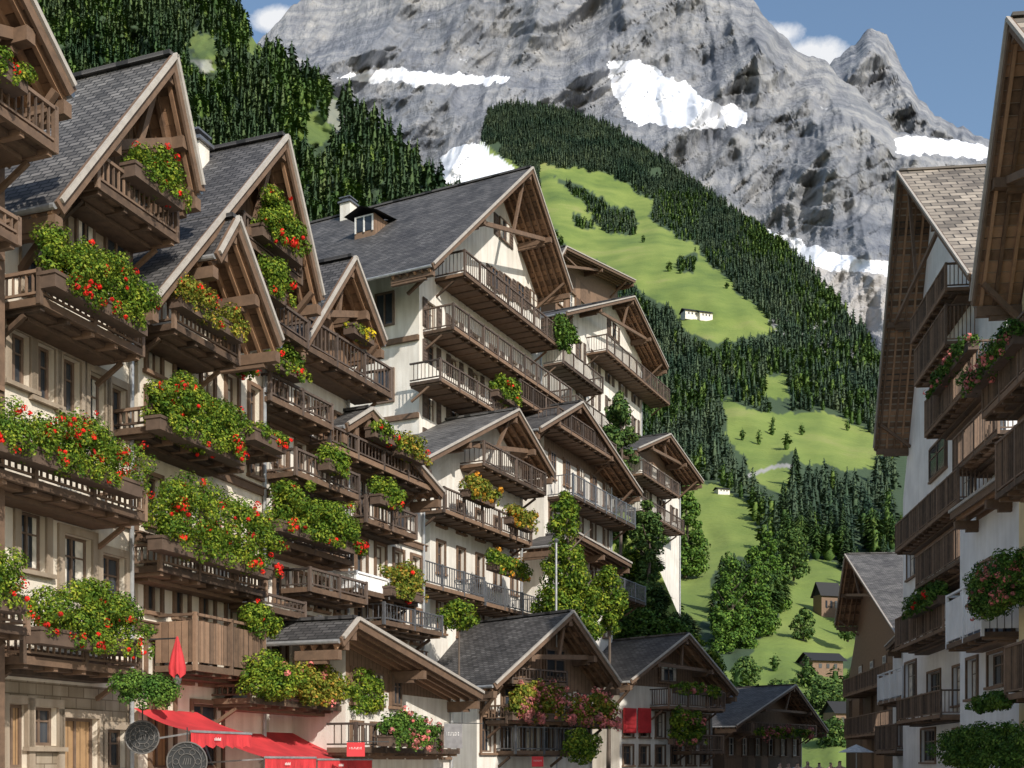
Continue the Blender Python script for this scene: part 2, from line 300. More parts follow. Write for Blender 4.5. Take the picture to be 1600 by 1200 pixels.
        def side(p,qv):
            p=Vector(p);qv=Vector(qv);d=qv-p;Ln=d.length
            if Ln<.05: return
            q.beam(p+Vector((0,0,w+h)),qv+Vector((0,0,w+h)),.07 if style!='metal' else .045,.05 if style!='metal' else .03)
            if style in('panel','white'):
                nn=max(2,int(Ln/.14))
                for i in range(nn): 
                    a=p+d*((i+.08)/nn); b=p+d*((i+.92)/nn); q.beam(a+Vector((0,0,w+h*.48)),b+Vector((0,0,w+h*.48)),.03,h*.8)
                return
            q.beam(p+Vector((0,0,w+.09)),qv+Vector((0,0,w+.09)),.04,.035); nn=max(2,int(Ln/(.12 if style=='wood' else .15)))
            for i in range(1,nn):
                a=p+d*(i/nn); q.beam(a+Vector((0,0,w+.09)),a+Vector((0,0,w+h)),th,th*.6,up=tuple(d.normalized()))
        side((u0,-out,0),(u1,-out,0)); side((u0,-out,0),(u0,base,0)); side((u1,-out,0),(u1,base,0))
        npst=max(2,int(L/1.1)+1)
        for i in range(npst):
            u=u0+L*i/(npst-1); q.box(u-.035,u+.035,-out-.035,-out+.035,w-.08,w+h+.04)
        q.build('railing',mt,o); return o
    def flowers(s,label,pn,pf,yt,yb,out=1.1,red=.5,leaf='leaf',bl='redb',thick=.4,r=None,trough=True,dens=1.,name='flower_box',cat='flower box'):
        r=(pn+pf)/2 if r is None else r; _,wb=s.uw(r,yb,out); _,wt=s.uw(r,yt,out); u0,u1=sorted((s.uw(pn,yb,out)[0],s.uw(pf,yb,out)[0]))
        L=u1-u0; H=wt-wb; Yd=(s.world((u0+u1)/2,out,wb)).y
        e=thing(name,label,cat,s.world((u0+u1)/2,out,wb),s.rz,'plants along the balconies')
        if trough:
            m=MB(); a=L/2*.9; z=H*.02; m.box(-a,a,-.15,.14,z,z+.22); m.box(-a-.02,a+.02,-.17,.16,z+.19,z+.24); m.build('trough','trough',e)
        th=min(thick,H*.5); c=H/2; R=min(.32*H,.24); R=max(R,.1); bl_=[]
        nb=int(max(8,L*H/(R*R)*2.3))
        for i in range(nb):
            x=random.uniform(-1,1); z=random.uniform(-1,1); cut=1.05 if z<0 else .95
            top=.8+.28*noise.noise(Vector((x*L*1.5,pn*.37,1.)))*2
            if abs(x)**2.8+abs(z/(top if z>0 else 1))**2.6>cut: continue
            rr=R*random.uniform(.4,1.1); bl_.append((x*(L/2-rr*.5),random.uniform(-1,.6)*th*.8*(1-.4*abs(z)),c+z*max(.02,c-rr*.6),rr,rr*.9,rr*.85))
        if trough and H>.5:
            for i in range(int(L*4)):
                x=random.uniform(-.92,.92)*L/2; y=-th*.7-.05
                for k in range(random.randint(2,3)): bl_.append((x+random.uniform(-.03,.03),y,H*.15-k*.08,.06,.05,.07))
        if not bl_: bl_=[(0,0,c,L/2,th,c)]
        sz=max(.024,.0014*Yd); n=int(min(20000,4.6*dens*L*H/(sz*sz*1.1)))
        V,Fq=blobleaves(bl_,n,sz); npmesh('foliage',V,Fq,leaf,e)
        if red>0:
            nc=int(red*L*H*14); b=np.array(bl_)[RNG.integers(0,len(bl_),max(nc,3))]; d=RNG.normal(size=(len(b),3)); d[:,1]=-abs(d[:,1])*1.3; d/=np.linalg.norm(d,axis=1,keepdims=True)
            C0=b[:,:3]+d*b[:,3:6]*1.14; keep=np.array([noise.noise(Vector((p[0]*2.0+pn,p[2]*2.0,0)))>-.05 for p in C0]); C0=C0[keep] if keep.sum()>2 else C0
            C=np.repeat(C0,20,0); ps=max(.019,.00115*Yd); spd=np.repeat(RNG.uniform(1.,3.4,(len(C0),1)),20,0); dd=RNG.normal(size=C.shape); dd/=np.linalg.norm(dd,axis=1,keepdims=True); C=C+dd*ps*spd
            V,Fq=quads(C,dd,ps,.8); npmesh('blossoms',V,Fq,bl,e)
        return e
# ------------------------------------------------------------ left row
h=House('nearest chalet at the left edge, its roof corner cut off by the frame',-260,14.0,1450,0,D=6)
h.roof((-250,60),(-15,-120),(110,135),1.0,'shingle'); h.win(-60,-20,620,720); h.win(-100,-10,260,370); h.win(-60,-8,500,590)
h.wall('cream',base=2,posts=True); h.balcony(-120,86,200,70,1.0,r=14); h.balcony(-120,28,378,35,.7,r=0); h.balcony(-120,42,998,35,.8,r=10)
h.flowers('flower box with red blooms on the topmost balcony at the left edge',-50,34,68,130,1.1,.9,r=0); h.flowers('red geranium box low at the left edge of the photo',-90,34,845,958,.95,1.8,r=0)
h1=h=House('first full gabled chalet on the left with weathered shingle roof and stone ground floor',2,17.2,1450,208,D=7)
h.roof((90,315),(270,87),(312,290),1.0,'shingle')
for w in ((112,142,300,395),(158,192,325,420),(15,45,520,600),(56,84,540,625),(96,124,560,645),(138,162,585,675),(172,196,605,700),(98,142,838,925),(158,194,868,950),(30,70,800,890),(20,60,300,360),(40,70,400,460)): h.win(*w)
h.win(98,152,1122,1215,'door'); h.win(8,42,1100,1200,'door'); h.win(50,88,1105,1165); h.win(165,195,1140,1200)
h.bands=[h.uw(100,y)[1] for y in (470,720,1030,790)]
h.wall('cream',base=h.uw(60,1065)[1],posts=False,surround='stone')
h.balcony(152,276,345,48,.9); h.balcony(62,222,525,45,.85); h.balcony(-50,226,782,50,.9,r=90); h.balcony(36,218,1055,32,.8)
h.flowers('small red and yellow flower box under the first shingle gable',195,278,222,305,1.0,1.3); h.flowers('large mound of red geraniums on the second balcony of the first chalet',64,226,368,490,1.0,1.5,thick=.45)
h.flowers('widest red geranium hedge spilling over the first chalet balcony',-60,222,625,742,1.05,2.6,thick=.5,r=90); h.flowers('dense geranium box in front of the stone framed windows',40,216,895,1018,.95,1.5,thick=.45)
h2=h=House('second gabled chalet on the left, slate roof above four flowered balconies',216,20.4,1450,414,D=7)
h.roof((240,465),(445,213),(501,462),1.05,'slate'); h.roof((338,395),(368,340),(437,532),1.3,'slate',main=False,D=.3,truss=False,name='porch_roof')
h.rows([(570,65),(665,62),(812,75),(950,72),(1055,60)],5,.38); h.win(235,270,1090,1200,'door'); h.win(300,345,1100,1200)
h.wall('cream',posts=False,surround='wood')
h.balcony(380,470,418,40,.8,'dark'); h.balcony(398,480,525,42,.8,'dark'); h.balcony(272,372,550,42,.9); h.balcony(236,378,712,32,.75); h.balcony(250,415,920,36,.75); h.balcony(390,437,712,25,.7,'dark'); h.balcony(305,412,1058,88,.85,'panel',r=330); h.balcony(390,575,1112,22,.85,r=470); h.balcony(392,476,965,22,.5,'dark')
h.flowers('flower box in the very top gable of the second chalet',396,466,305,395,.9,.6); h.flowers('green plant box just below the top gable flowers of the second chalet',395,440,398,468,.9,.15)
h.flowers('drooping dry flower box with red tips beside the porch gable',268,374,450,510,1.0,.8,leaf='leafy'); h.flowers('orange red flower mound on the third balcony of the second chalet',230,380,585,702,.9,1.3,thick=.45)
h.flowers('biggest flower mound with scattered red blooms on the second chalet',230,424,742,885,.95,1.1,thick=.5); h.flowers('tiny red flower box right of the orange red mound',385,440,662,700,.85,1.2,)
for a,b,l in ((378,452,'round shrub leftmost in the trough above the red awnings'),(445,530,'middle shrub with pink blooms above the red awnings'),(528,590,'rightmost pale shrub in the trough above the red awnings')):
    h.flowers(l,a,b,1012+(a-378)*.18,1095+(a-378)*.15,.95,.8 if a==445 else .08,bl='pink',leaf='leafy' if a==445 else 'leaf',trough=False,name='shrub',cat='shrub')
h.flowers('clipped round bush on the planked balcony',372,430,940,998,.8,.02,trough=False,name='shrub',cat='shrub'); h.flowers('round green bush hanging beside the first red awning',186,258,1035,1110,1.4,0,leaf='leafd',trough=False,name='shrub',cat='shrub')
h3=h=House('third chalet on the left with narrow steep gable and railed top balcony',420,25.3,1600,545,D=6)
h.roof((474,534),(552,402),(600,532),.95,'slate'); h.rows([(640,45),(720,50),(835,55),(935,50),(1060,60)],4,.42); h.wall('white')
h.balcony(478,610,590,48,.9,'dark'); h.balcony(422,518,655,38,.75,'dark'); h.balcony(462,560,768,38,.75,'dark'); h.balcony(425,550,872,25,.7,'dark'); h.balcony(484,572,940,32,.75,'dark'); h.balcony(500,540,1020,45,.5,'metal')
h.flowers('bright yellow flowers on the narrow gable balcony',543,578,503,532,1.0,3.,bl='yel',leaf='leafy'); h.flowers('pale green plants on the balcony left of the narrow gable',410,470,535,585,.9,.1); h.flowers('small potted plants behind the third chalet railing',503,540,690,742,.9,.4)
h.flowers('thick green box with red blooms on the third chalet',420,552,752,850,.9,.6,thick=.45,leaf='leaf'); h.flowers('red blooms at the end of the thick green box',545,570,840,866,1.0,4.,trough=False,bl='redb'); h.flowers('small fern on the wall of the second chalet corner',368,395,560,592,.9,.1,trough=False,name='shrub',cat='shrub')
h=House('narrow white house stepped back between third chalet and hotel',548,28.7,1650,662,D=5)
h.roof((540,662),(578,638),(690,768),.9,'slate',truss=False); h.rows([(800,55),(890,52),(985,55)],4,.45); h.wall('white')
h.balcony(515,672,738,30,.85,'dark'); h.balcony(572,650,835,38,.75,'dark'); h.balcony(556,652,942,28,.8,'white'); h.balcony(600,690,990,30,.8,'metal')
h.flowers('left leafy box under the sloping canopy roof',576,616,656,692,1.0,.5,leaf='leaf'); h.flowers('right leafy box under the sloping canopy roof',618,658,675,720,1.0,.3,leaf='leafy'); h.flowers('tall green plant on the narrow white house middle balcony',584,618,738,794,.95,.5); h.flowers('bushy hanging plant on the narrow white house low ledge',600,655,872,938,.9,.6,leaf='leafy')
# hotel
hh=h=House('tall white hotel with broad slate roof and long railed balconies',655,40,1700,845,D=11.5,cat='hotel',name='hotel_building')
h.roof((675,412),(830,262),(892,452),1.5,'slate'); h.win(742,756,462,492); h.win(778,794,345,378); h.win(805,822,350,384)
for q in (765,785,806,826): h.win(q,q+11,420+(q-765)*.6,452+(q-765)*.6)
h.rows([(505,45),(560,34),(648,42),(705,40),(765,40),(850,45)],6,.62,band=False)
h.wall('white',gable='white',shut=True); z=h.uw(655,500)[1]; h.sidewin([1.,3.,5.],[z,z-2.7,z-5.4]); 
for zz in (z-.6,z-3.3):
    m=MB(); m.box(-.12,-.005,-.01,11.,zz-.1,zz+.08); m.build('cornice','wood',h.e)
h.balcony(726,872,487,36,1.2,'dark',r=798,steps=1); h.balcony(708,892,578,36,1.2,'dark',r=800,steps=1); h.balcony(688,796,628,32,1.2,'dark',steps=1); h.balcony(812,890,650,30,1.1,'dark',steps=1)
h.flowers('round leafy planter at the end of the hotel lower balcony',770,808,585,630,1.3,.1); h.flowers('trailing ivy hanging from the hotel balconies',866,893,490,550,1.3,.0,trough=False,leaf='leafd',name='ivy_plant',cat='plant')
r=h.roofobj; k=h.pts[1]; a=h.pts[0]
m=MB(); f=.62; u=a[0]+(k[0]-a[0])*f; w=a[1]+(k[1]-a[1])*f; m.box(u-.5,u+.6,3.5,4.4,w-.5,w+.42); dm=m.build('dormer','plank',r)
m=MB(); m.add([(u-.8,3.2,w+.36),(u+.9,3.2,w+.6),(u+.9,3.95,w+.85),(u-.8,3.95,w+.65),(u-.8,4.7,w+.36),(u+.9,4.7,w+.6)],[(0,1,2,3),(3,2,5,4)]); m.build('dormer_roof','slate',r); m=MB(); m.box(u-.52,u-.505,3.6,4.3,w-.2,w+.34); m.build('dormer_window','glass',r)
m=MB(); 
for yy in (3.56,3.95,4.34): m.box(u-.55,u-.522,yy-.03,yy+.03,w-.25,w+.38)
m.box(u-.549,u-.523,3.59,4.31,w+.33,w+.38); m.build('dormer_window_frame','wframe',r)
def chimney(h,f,y,wd=.5,ht=1.0):
    a,k=h.pts[0],h.pts[1]
    u=a[0]+(k[0]-a[0])*f; w=a[1]+(k[1]-a[1])*f; m=MB(); m.box(u-wd/2,u+wd/2,y,y+wd,w-.7,w+ht); m.build('chimney','white',h.roofobj)
    m=MB(); m.box(u-wd/2-.07,u+wd/2+.07,y-.07,y+wd+.07,w+ht+.002,w+ht+.07)
    for q in (-1,1): m.box(u+q*wd*.4-.04,u+q*wd*.4+.04,y+.1,y+wd-.1,w+ht+.07,w+ht+.2)
    m.box(u-wd/2-.05,u+wd/2+.05,y-.02,y+wd+.02,w+ht+.2,w+ht+.24); m.build('chimney_cap','metal',h.roofobj)
chimney(hh,.95,6.5,.5,.5); chimney(h1,.75,3.,.4,.6); chimney(h2,.88,.5,.35,.45)
h=House('low wing of the hotel with its own gable and orange flowers',672,37,1700,815,D=7)
h.roof((652,722),(808,640),(864,738),1.0,'shingle'); h.rows([(815,48),(890,48),(985,50)],5,.45,band=False); h.wall('white',gable='white')
h.balcony(756,852,752,36,.9,'dark',steps=1); h.balcony(694,830,828,36,.9,'dark',steps=1); h.balcony(655,756,928,38,1.1,'metal',steps=1); h.balcony(758,842,958,34,1.1,'metal',steps=1)
h.flowers('orange and green flower box on the hotel wing balcony',722,770,742,786,1.0,1.2,bl='orange',leaf='leafy'); h.flowers('dry orange flower box at the right end of the hotel wing balcony',790,830,788,826,1.0,1.1,bl='orange',leaf='leafy'); h.flowers('shrub planter above the grey metal railings',762,824,864,900,1.1,.4,bl='orange')
h=House('white middle house with dark stepped gables right of the hotel',850,46,1700,955,D=6)
h.roof((842,668),(908,628),(1002,770),1.1,'slate'); h.rows([(740,40),(820,40),(895,40),(970,40)],5,.5,band=False); h.wall('white')
h.balcony(872,962,695,28,1.,'dark',steps=1); h.balcony(895,992,802,34,1.1,'metal',steps=1); h.balcony(940,1008,935,30,1.0,'metal',steps=1); h.roof((862,850),(900,832),(985,880),1.3,'slate',main=False,D=.2,truss=False,name='canopy_roof')
h=House('upper white house with red brown gable behind the hotel',895,62,1700,1002,D=9)
h.roof((884,487),(990,463),(1043,574),1.3,'slate'); h.win(952,964,505,530); h.win(972,984,512,540); h.rows([(555,33),(612,33),(665,30),(735,30),(800,30),(860,30)],5,.7,band=False); h.wall('white',gable='white',shut=True); h.balcony(948,1046,592,26,1.2,'dark',steps=1); h.balcony(880,942,592,26,1.1,'dark',steps=1); h.balcony(900,1010,682,24,1.1,'dark',steps=1); h.balcony(980,1040,745,24,1.1,'dark',steps=1)
h=House('topmost dark timber chalet with glazed gallery',868,72,1700,965,D=9)
h.roof((862,425),(884,385),(992,438),1.3,'slate'); h.rows([(470,36)],6,1.0,band=False); h.wall('plank',frame='wframe')
h=House('small brown gabled house lowest right of the upper white house',1000,64,1700,1062,D=6)
h.roof((996,700),(1046,678),(1098,752),1.3,'slate'); h.rows([(740,25),(785,25)],3,.7,band=False); h.wall('white',shut=True); h.balcony(1005,1060,760,22,1.0,'dark',steps=1); h.balcony(1005,1068,818,22,1.0,'dark',steps=1)
# lower row
h=House('low terrace building with dark sloping eaves above the shrubs',540,25.6,1500,705,D=1.6)
h.roof((532,996),(556,966),(752,1082),.9,'slate',truss=False); h.rows([(1095,50),(1180,50)],6,.45,band=False); h.wall('white',gable='plank'); h.balcony(556,716,1182,40,.7,'dark',r=620)
h.flowers('round pink flowering shrub below the dark eaves',594,672,1105,1168,1.1,1.6,bl='pink',leaf='leafd'); 
h8=h=House('broad low chalet with slate gable and pink flowers, left of the three street gables',745,34.5,2600,925,D=7)
h.roof((772,1068),(893,955),(968,1066),1.0,'slate'); h.win(800,830,1010,1055); h.win(850,880,1015,1060); h.rows([(1175,55),(1110,38)],6,.5,band=False); h.wall('white',gable='plank')
h.balcony(805,892,1180,42,.8,'metal',steps=1); h.balcony(792,955,1134,25,.9,'wood',steps=1); h.balcony(800,885,1072,22,.6,'dark',steps=1)
h.flowers('left pink flower hedge on the broad low chalet',790,888,1062,1128,1.0,4.2,bl='pink',leaf='leafy'); h.flowers('right pink flower hedge on the broad low chalet',888,962,1078,1137,1.0,4.2,bl='pink',leaf='leafy'); h.flowers('green bush in front of the broad low chalet',882,932,1128,1195,1.5,.1,trough=False,name='shrub',cat='shrub')
h=House('middle street gable house with red shutters',968,48,2600,1112,D=8)
h.roof((985,1062),(1075,990),(1152,1082),1.1,'slate'); h.win(1030,1055,1035,1065); h.rows([(1150,38),(1195,30)],6,.6,band=False); h.wall('white',gable='plank')
h.balcony(1045,1132,1110,30,1.0,steps=1); h.balcony(1080,1130,1178,28,1.0,steps=1)
for q in (975,998):
    u0,w=h.uw(q,1145,.14); u1,_=h.uw(q+19,1145,.14); w2=h.uw(q,1106,.14)[1]; m=MB(); m.box(u0,u1,-.16,-.1,w,w2)
    for i in range(6): m.box(u0+.05,u1-.05,-.19,-.16,w+(w2-w)*(i+.2)/6,w+(w2-w)*(i+.75)/6)
    m.build('shutter','red',h.e)
h.flowers('hanging green plant on the house with red shutters',1045,1096,1100,1165,1.15,.4,bl='pink'); h.flowers('thin flower row on the upper rail of the red shutter house',1050,1128,1066,1086,1.1,.6,bl='pink')
h=House('farthest dark timber chalet at the street end',1132,72,2400,1252,D=10)
h.roof((1150,1133),(1242,1070),(1293,1142),1.4,'slate'); h.rows([(1180,28)],6,.8,band=False); h.wall('plank',frame='wframe'); h.balcony(1175,1275,1150,18,1.3,steps=1); h.flowers('distant pink flower row on the farthest timber chalet',1180,1270,1136,1152,1.4,.8,bl='pink')
# ------------------------------------------------------------ right row
r2=h=House('tall white house on the right with stacked brown balconies and shingle gable',1572,33.6,1000,1411,'R',D=9)
h.roof((1517,428),(1405,268),(1368,700),1.25,'shingle2'); 
for w in ((1416,1446,590,640),(1455,1480,690,740),(1500,1525,720,790),(1418,1436,850,900),(1415,1432,1035,1090),(1445,1468,930,1000),(1480,1505,900,960),(1440,1462,1140,1190),(1500,1525,560,620),(1450,1470,1050,1110),(1490,1515,1040,1100),(1490,1515,1140,1190),(1530,1550,640,700),(1455,1475,790,840),(1420,1440,520,560)): h.win(*w)
h.wall('cool',gable='cool',frame='frame')
h.balcony(1478,1430,575,60,1.0,'wood'); h.balcony(1478,1424,500,40,1.0,'wood'); h.balcony(1522,1446,648,62,1.1,'wood',steps=3); h.balcony(1497,1400,832,50,1.1,'wood',steps=3); h.balcony(1532,1432,897,58,1.1,'wood',steps=3); h.balcony(1474,1400,1008,55,1.1,'wood',steps=3); h.balcony(1560,1490,718,60,1.0,'wood',steps=3); h.balcony(1470,1402,1130,40,.9,'wood')
h.flowers('faded flower box on the upper brown balcony of the right row',1525,1460,548,582,1.2,.8,bl='pink',leaf='leafd'); h.flowers('dark green plant on the lowest brown balcony of the right row',1476,1424,912,955,1.2,.3,leaf='leafd')
h=House('low white house on the right between the big brown gables',1700,22,1000,1500,'R',D=6)
h.roof((1700,560),(1600,720),(1488,800),.6,'slate',truss=False); h.win(1530,1550,880,1000); h.win(1560,1585,900,1000); h.win(1512,1528,1030,1090); h.win(1545,1570,1020,1070); h.win(1545,1570,790,850); h.wall('cool',gable='cool')
h.balcony(1535,1480,1010,90,.8,'white'); h.flowers('hanging pink flower ball on the right white wall',1606,1526,855,960,1.0,1.6,bl='pink',leaf='leafd',trough=False,r=1565,name='hanging_plant',cat='plant')
h.flowers('green bush on the right pavement below the white wall',1580,1522,1080,1113,1.0,0,leaf='leafd',trough=False,name='shrub',cat='shrub'); h.flowers('large dark bush in the bottom right corner',1640,1475,1125,1205,1.3,0,leaf='leafd',trough=False,r=1540,name='shrub',cat='shrub')
h=House('nearest house at the right edge with huge timber eaves and yellow wall',1950,15.4,1000,1592,'R',D=7)
h.roof((1900,420),(1580,28),(1522,470),.95,'shingle2'); h.win(1610,1660,300,420); h.wall('yellow',gable='yellow')
h.balcony(1800,1537,664,95,.85,'wood',r=1538,steps=3); h.balcony(1800,1558,790,90,.7,'wood',r=1560,steps=3); h.balcony(1800,1572,1100,85,.6,'wood',r=1575)
h.flowers('pink flowers at the corner of the top right balcony',1600,1514,550,598,.95,2.,bl='pink',r=1540,leaf='leafd')
h=House('small grey roofed house at the end of the right row',1418,58,1000,1322,'R',D=9)
h.roof((1402,990),(1322,866),(1306,975),1.3,'shingle'); h.rows([(1040,30),(1110,40)],5,.7,band=False); h.wall('plank',frame='wframe'); h.balcony(1385,1318,1080,30,1.2,steps=1); h.balcony(1400,1320,1150,35,1.3,steps=1)
h=House('white house end with arched balconies behind the brown balconies',1470,44,1000,1395,'R',D=5)
h.roof((1480,985),(1430,965),(1385,1010),.6,'slate',truss=False); h.rows([(1080,50),(1160,50)],3,.6,band=False); h.wall('cool',gable='cool'); h.balcony(1410,1372,1100,50,.9,'white'); h.balcony(1400,1368,1180,45,.9,'wood')
# ------------------------------------------------------------ terrain
def interp(x,pts):
    return float(np.interp(x,[p[0] for p in pts],[p[1] for p in pts]))
def inpoly(x,y,poly):
    c=False; j=len(poly)-1
    for i in range(len(poly)):
        xi,yi=poly[i]; xj,yj=poly[j]
        if (yi>y)!=(yj>y) and x<(xj-xi)*(y-yi)/(yj-yi)+xi: c=not c
        j=i
    return c
def fb(x,y,s,z=0.,o=5): return noise.fractal(Vector((x*s,y*s,z)),1.,2.,o,noise_basis='PERLIN_ORIGINAL')
def sheet(name,px0,px1,top,bot,depth,disp,nx,ny,mat,mask,backrow=True):
    V=[];C=[]
    for j in range(ny+1):
        for i in range(nx+1):
            px=px0+(px1-px0)*i/nx; t=j/ny; yt=top(px); py=bot+(yt-bot)*t; Y=depth(px,py); Y*=1+disp(px,py)*min(1,(1-t)*8+.25); V.append(P(px,py,Y)); C.append(mask(px,py))
    if backrow:
        for i in range(nx+1):
            v=V[ny*(nx+1)+i]; w=Vector((v.x,v.y,0)).normalized(); V.append(v+w*v.y*.25+Vector((0,0,-v.z*.35))); C.append(C[ny*(nx+1)+i])
    rows=ny+1+(1 if backrow else 0); idx=np.arange(rows*(nx+1)).reshape(rows,nx+1)
    Fq=np.stack([idx[:-1,:-1],idx[:-1,1:],idx[1:,1:],idx[1:,:-1]],-1).reshape(-1,4)
    o=npmesh(name,np.array([tuple(v) for v in V]),Fq,mat,smooth=True); o['kind']='structure'
    ca=o.data.color_attributes.new('mask','FLOAT_COLOR','POINT'); ca.data.foreach_set('color',np.array(C,dtype=np.float32).ravel()); return o
def terrain_mat(name):
    m,n,b=nt(name); at=n.nodes.new('ShaderNodeAttribute'); at.attribute_name='mask'; sp=n.nodes.new('ShaderNodeSeparateColor'); n.links.new(at.outputs['Color'],sp.inputs[0])
    t=n.nodes.new('ShaderNodeTexCoord'); a=N(n,'ShaderNodeTexNoise',Scale=.02,Detail=10.0,Roughness=.6); n.links.new(t.outputs['Object'],a.inputs['Vector'])
    g=ramp(n,[(.3,(.075,.125,.025)),(.46,(.135,.19,.036)),(.6,(.19,.24,.05)),(.75,(.26,.26,.09))]); n.links.new(a.outputs[0],g.inputs[0])
    rk=ramp(n,[(.35,(.14,.14,.13)),(.6,(.36,.35,.33))]); n.links.new(a.outputs[0],rk.inputs[0])
    c=mixc(n,sp.outputs[0],g.outputs[0],(.04,.068,.03)); c=mixc(n,sp.outputs[1],c,rk.outputs[0]); c=mixc(n,sp.outputs[2],c,(.8,.82,.86)); n.links.new(c,b.inputs['Base Color']); b.inputs['Roughness'].default_value=.95  # forest floor painted dark green, standing in for shade between the trees
    f=N(n,'ShaderNodeTexNoise',Scale=.5,Detail=5.0); n.links.new(t.outputs['Object'],f.inputs['Vector']); bump(n,b,f.outputs[0],.5,.6); return m
TM=terrain_mat('hillside_ground')
meadows=[[(842,262),(905,258),(965,280),(1015,315),(1020,345),(1060,372),(1105,405),(1140,438),(1195,495),(1225,515),(1120,535),(1085,525),(1045,485),(995,440),(945,415),(890,390),(860,350),(845,310)],
[(1125,615),(1170,642),(1215,648),(1240,640),(1300,652),(1380,680),(1380,735),(1330,735),(1250,718),(1235,706),(1215,730),(1175,730),(1145,705)],
[(1040,730),(1130,760),(1175,795),(1190,845),(1170,870),(1120,890),(1115,950),(1080,1000),(1000,1000),(960,960),(1000,900),(1030,870),(1050,800)],
[(1230,890),(1290,875),(1335,905),(1335,1010),(1310,1085),(1200,1100),(1130,1075),(1180,1010),(1220,960)],[(1185,585),(1230,588),(1235,625),(1200,620)],[(1160,722),(1235,732),(1232,770),(1190,762)],
[(900,1050),(1500,1050),(1500,1300),(900,1300)],[(690,222),(748,222),(812,258),(820,290),(690,300)]]
darks=[[(866,272),(900,285),(985,335),(1000,362),(955,368),(900,310)],[(1058,398),(1088,402),(1090,432),(1060,420)],[(890,330),(930,345),(935,360),(900,352)]]
def forest2(px,py):
    x=px+noise.noise(Vector((px*.03,py*.03,1)))*14+noise.noise(Vector((px*.11,py*.11,1)))*5; y=py+noise.noise(Vector((px*.03,py*.03,5)))*10+noise.noise(Vector((px*.11,py*.11,5)))*5
    if any(inpoly(x,y,p) for p in darks): return 1.
    return 0. if any(inpoly(x,y,p) for p in meadows) else 1.
D2=[(150,1450),(200,1350),(300,1120),(400,880),(500,680),(600,520),(700,400),(800,300),(900,220),(1000,165),(1100,130),(1230,95)]
def dep2(px,py): return interp(py,D2)
def disp2(px,py): return fb(px,py,.004,3,4)*.08
top2=lambda px: interp(px,[(560,310),(715,295),(738,262),(752,215),(764,172),(800,164),(870,170),(950,196),(1050,262),(1150,332),(1250,402),(1370,545),(1500,640),(1800,760)])
def snow2(x,y):
    x+=noise.noise(Vector((x*.06,y*.06,3)))*9; y+=noise.noise(Vector((x*.06,y*.06,6)))*7; return 1. if inpoly(x,y,[(690,228),(748,226),(800,258),(808,280),(690,290)]) else 0.
sheet('meadow_hillside',560,1800,top2,1232,dep2,disp2,380,280,TM,lambda x,y:(forest2(x,y),1. if (inpoly(x,y,[(1200,500),(1330,490),(1350,560),(1240,560)]) and noise.noise(Vector((x*.05,y*.05,0)))>0) or abs(y-(735+8*math.sin(x*.05)))<3 and 1170<x<1240 else 0.,snow2(x,y) if y<300 else 0.,1))
D1=[(-500,700),(0,440),(100,380),(250,300),(400,230),(750,150)]
green1=[[(296,50),(335,58),(352,95),(322,112),(300,88)],[(472,178),(498,172),(515,212),(500,228),(475,218)],[(645,225),(690,258),(705,285),(655,272)],[(388,60),(408,60),(418,85),(397,85)]]
rock1=[[(508,150),(535,160),(545,205),(530,210),(512,190)],[(303,94),(325,92),(335,108),(312,120)]]
def forest1(px,py):
    x=px+noise.noise(Vector((px*.04,py*.04,9)))*16+noise.noise(Vector((px*.12,py*.12,9)))*9; y=py+noise.noise(Vector((px*.08,py*.08,2)))*14
    return 0. if any(inpoly(x,y,p) for p in green1+rock1) else 1.
dep1=lambda px,py: interp(py,D1)
top1=lambda px: interp(px,[(-600,-500),(90,-190),(300,-70),(372,18),(400,68),(470,112),(560,176),(640,242),(700,292),(760,345),(830,430)])
disp1=lambda x,y:fb(x,y,.008,7,5)*.11
sheet('forest_ridge',-600,830,top1,760,dep1,disp1,420,240,TM,lambda x,y:(max(.35,forest1(x,y)),.7 if any(inpoly(x+noise.noise(Vector((x*.1,y*.1,0)))*8,y,p) for p in rock1) else 0.,0,1))
D3=[(700,80),(745,74),(790,65),(900,59),(1100,54)]
top3=lambda px: interp(px,[(800,700),(900,725),(960,775),(1000,830),(1030,890),(1060,960),(1085,1040),(1110,1120)])
disp3=lambda x,y:fb(x,y,.02,2,4)*.03
sheet('village_slope',800,1110,top3,1200,lambda x,y:interp(y,D3),disp3,60,50,TM,lambda x,y:(.0,0,0,1),backrow=False)
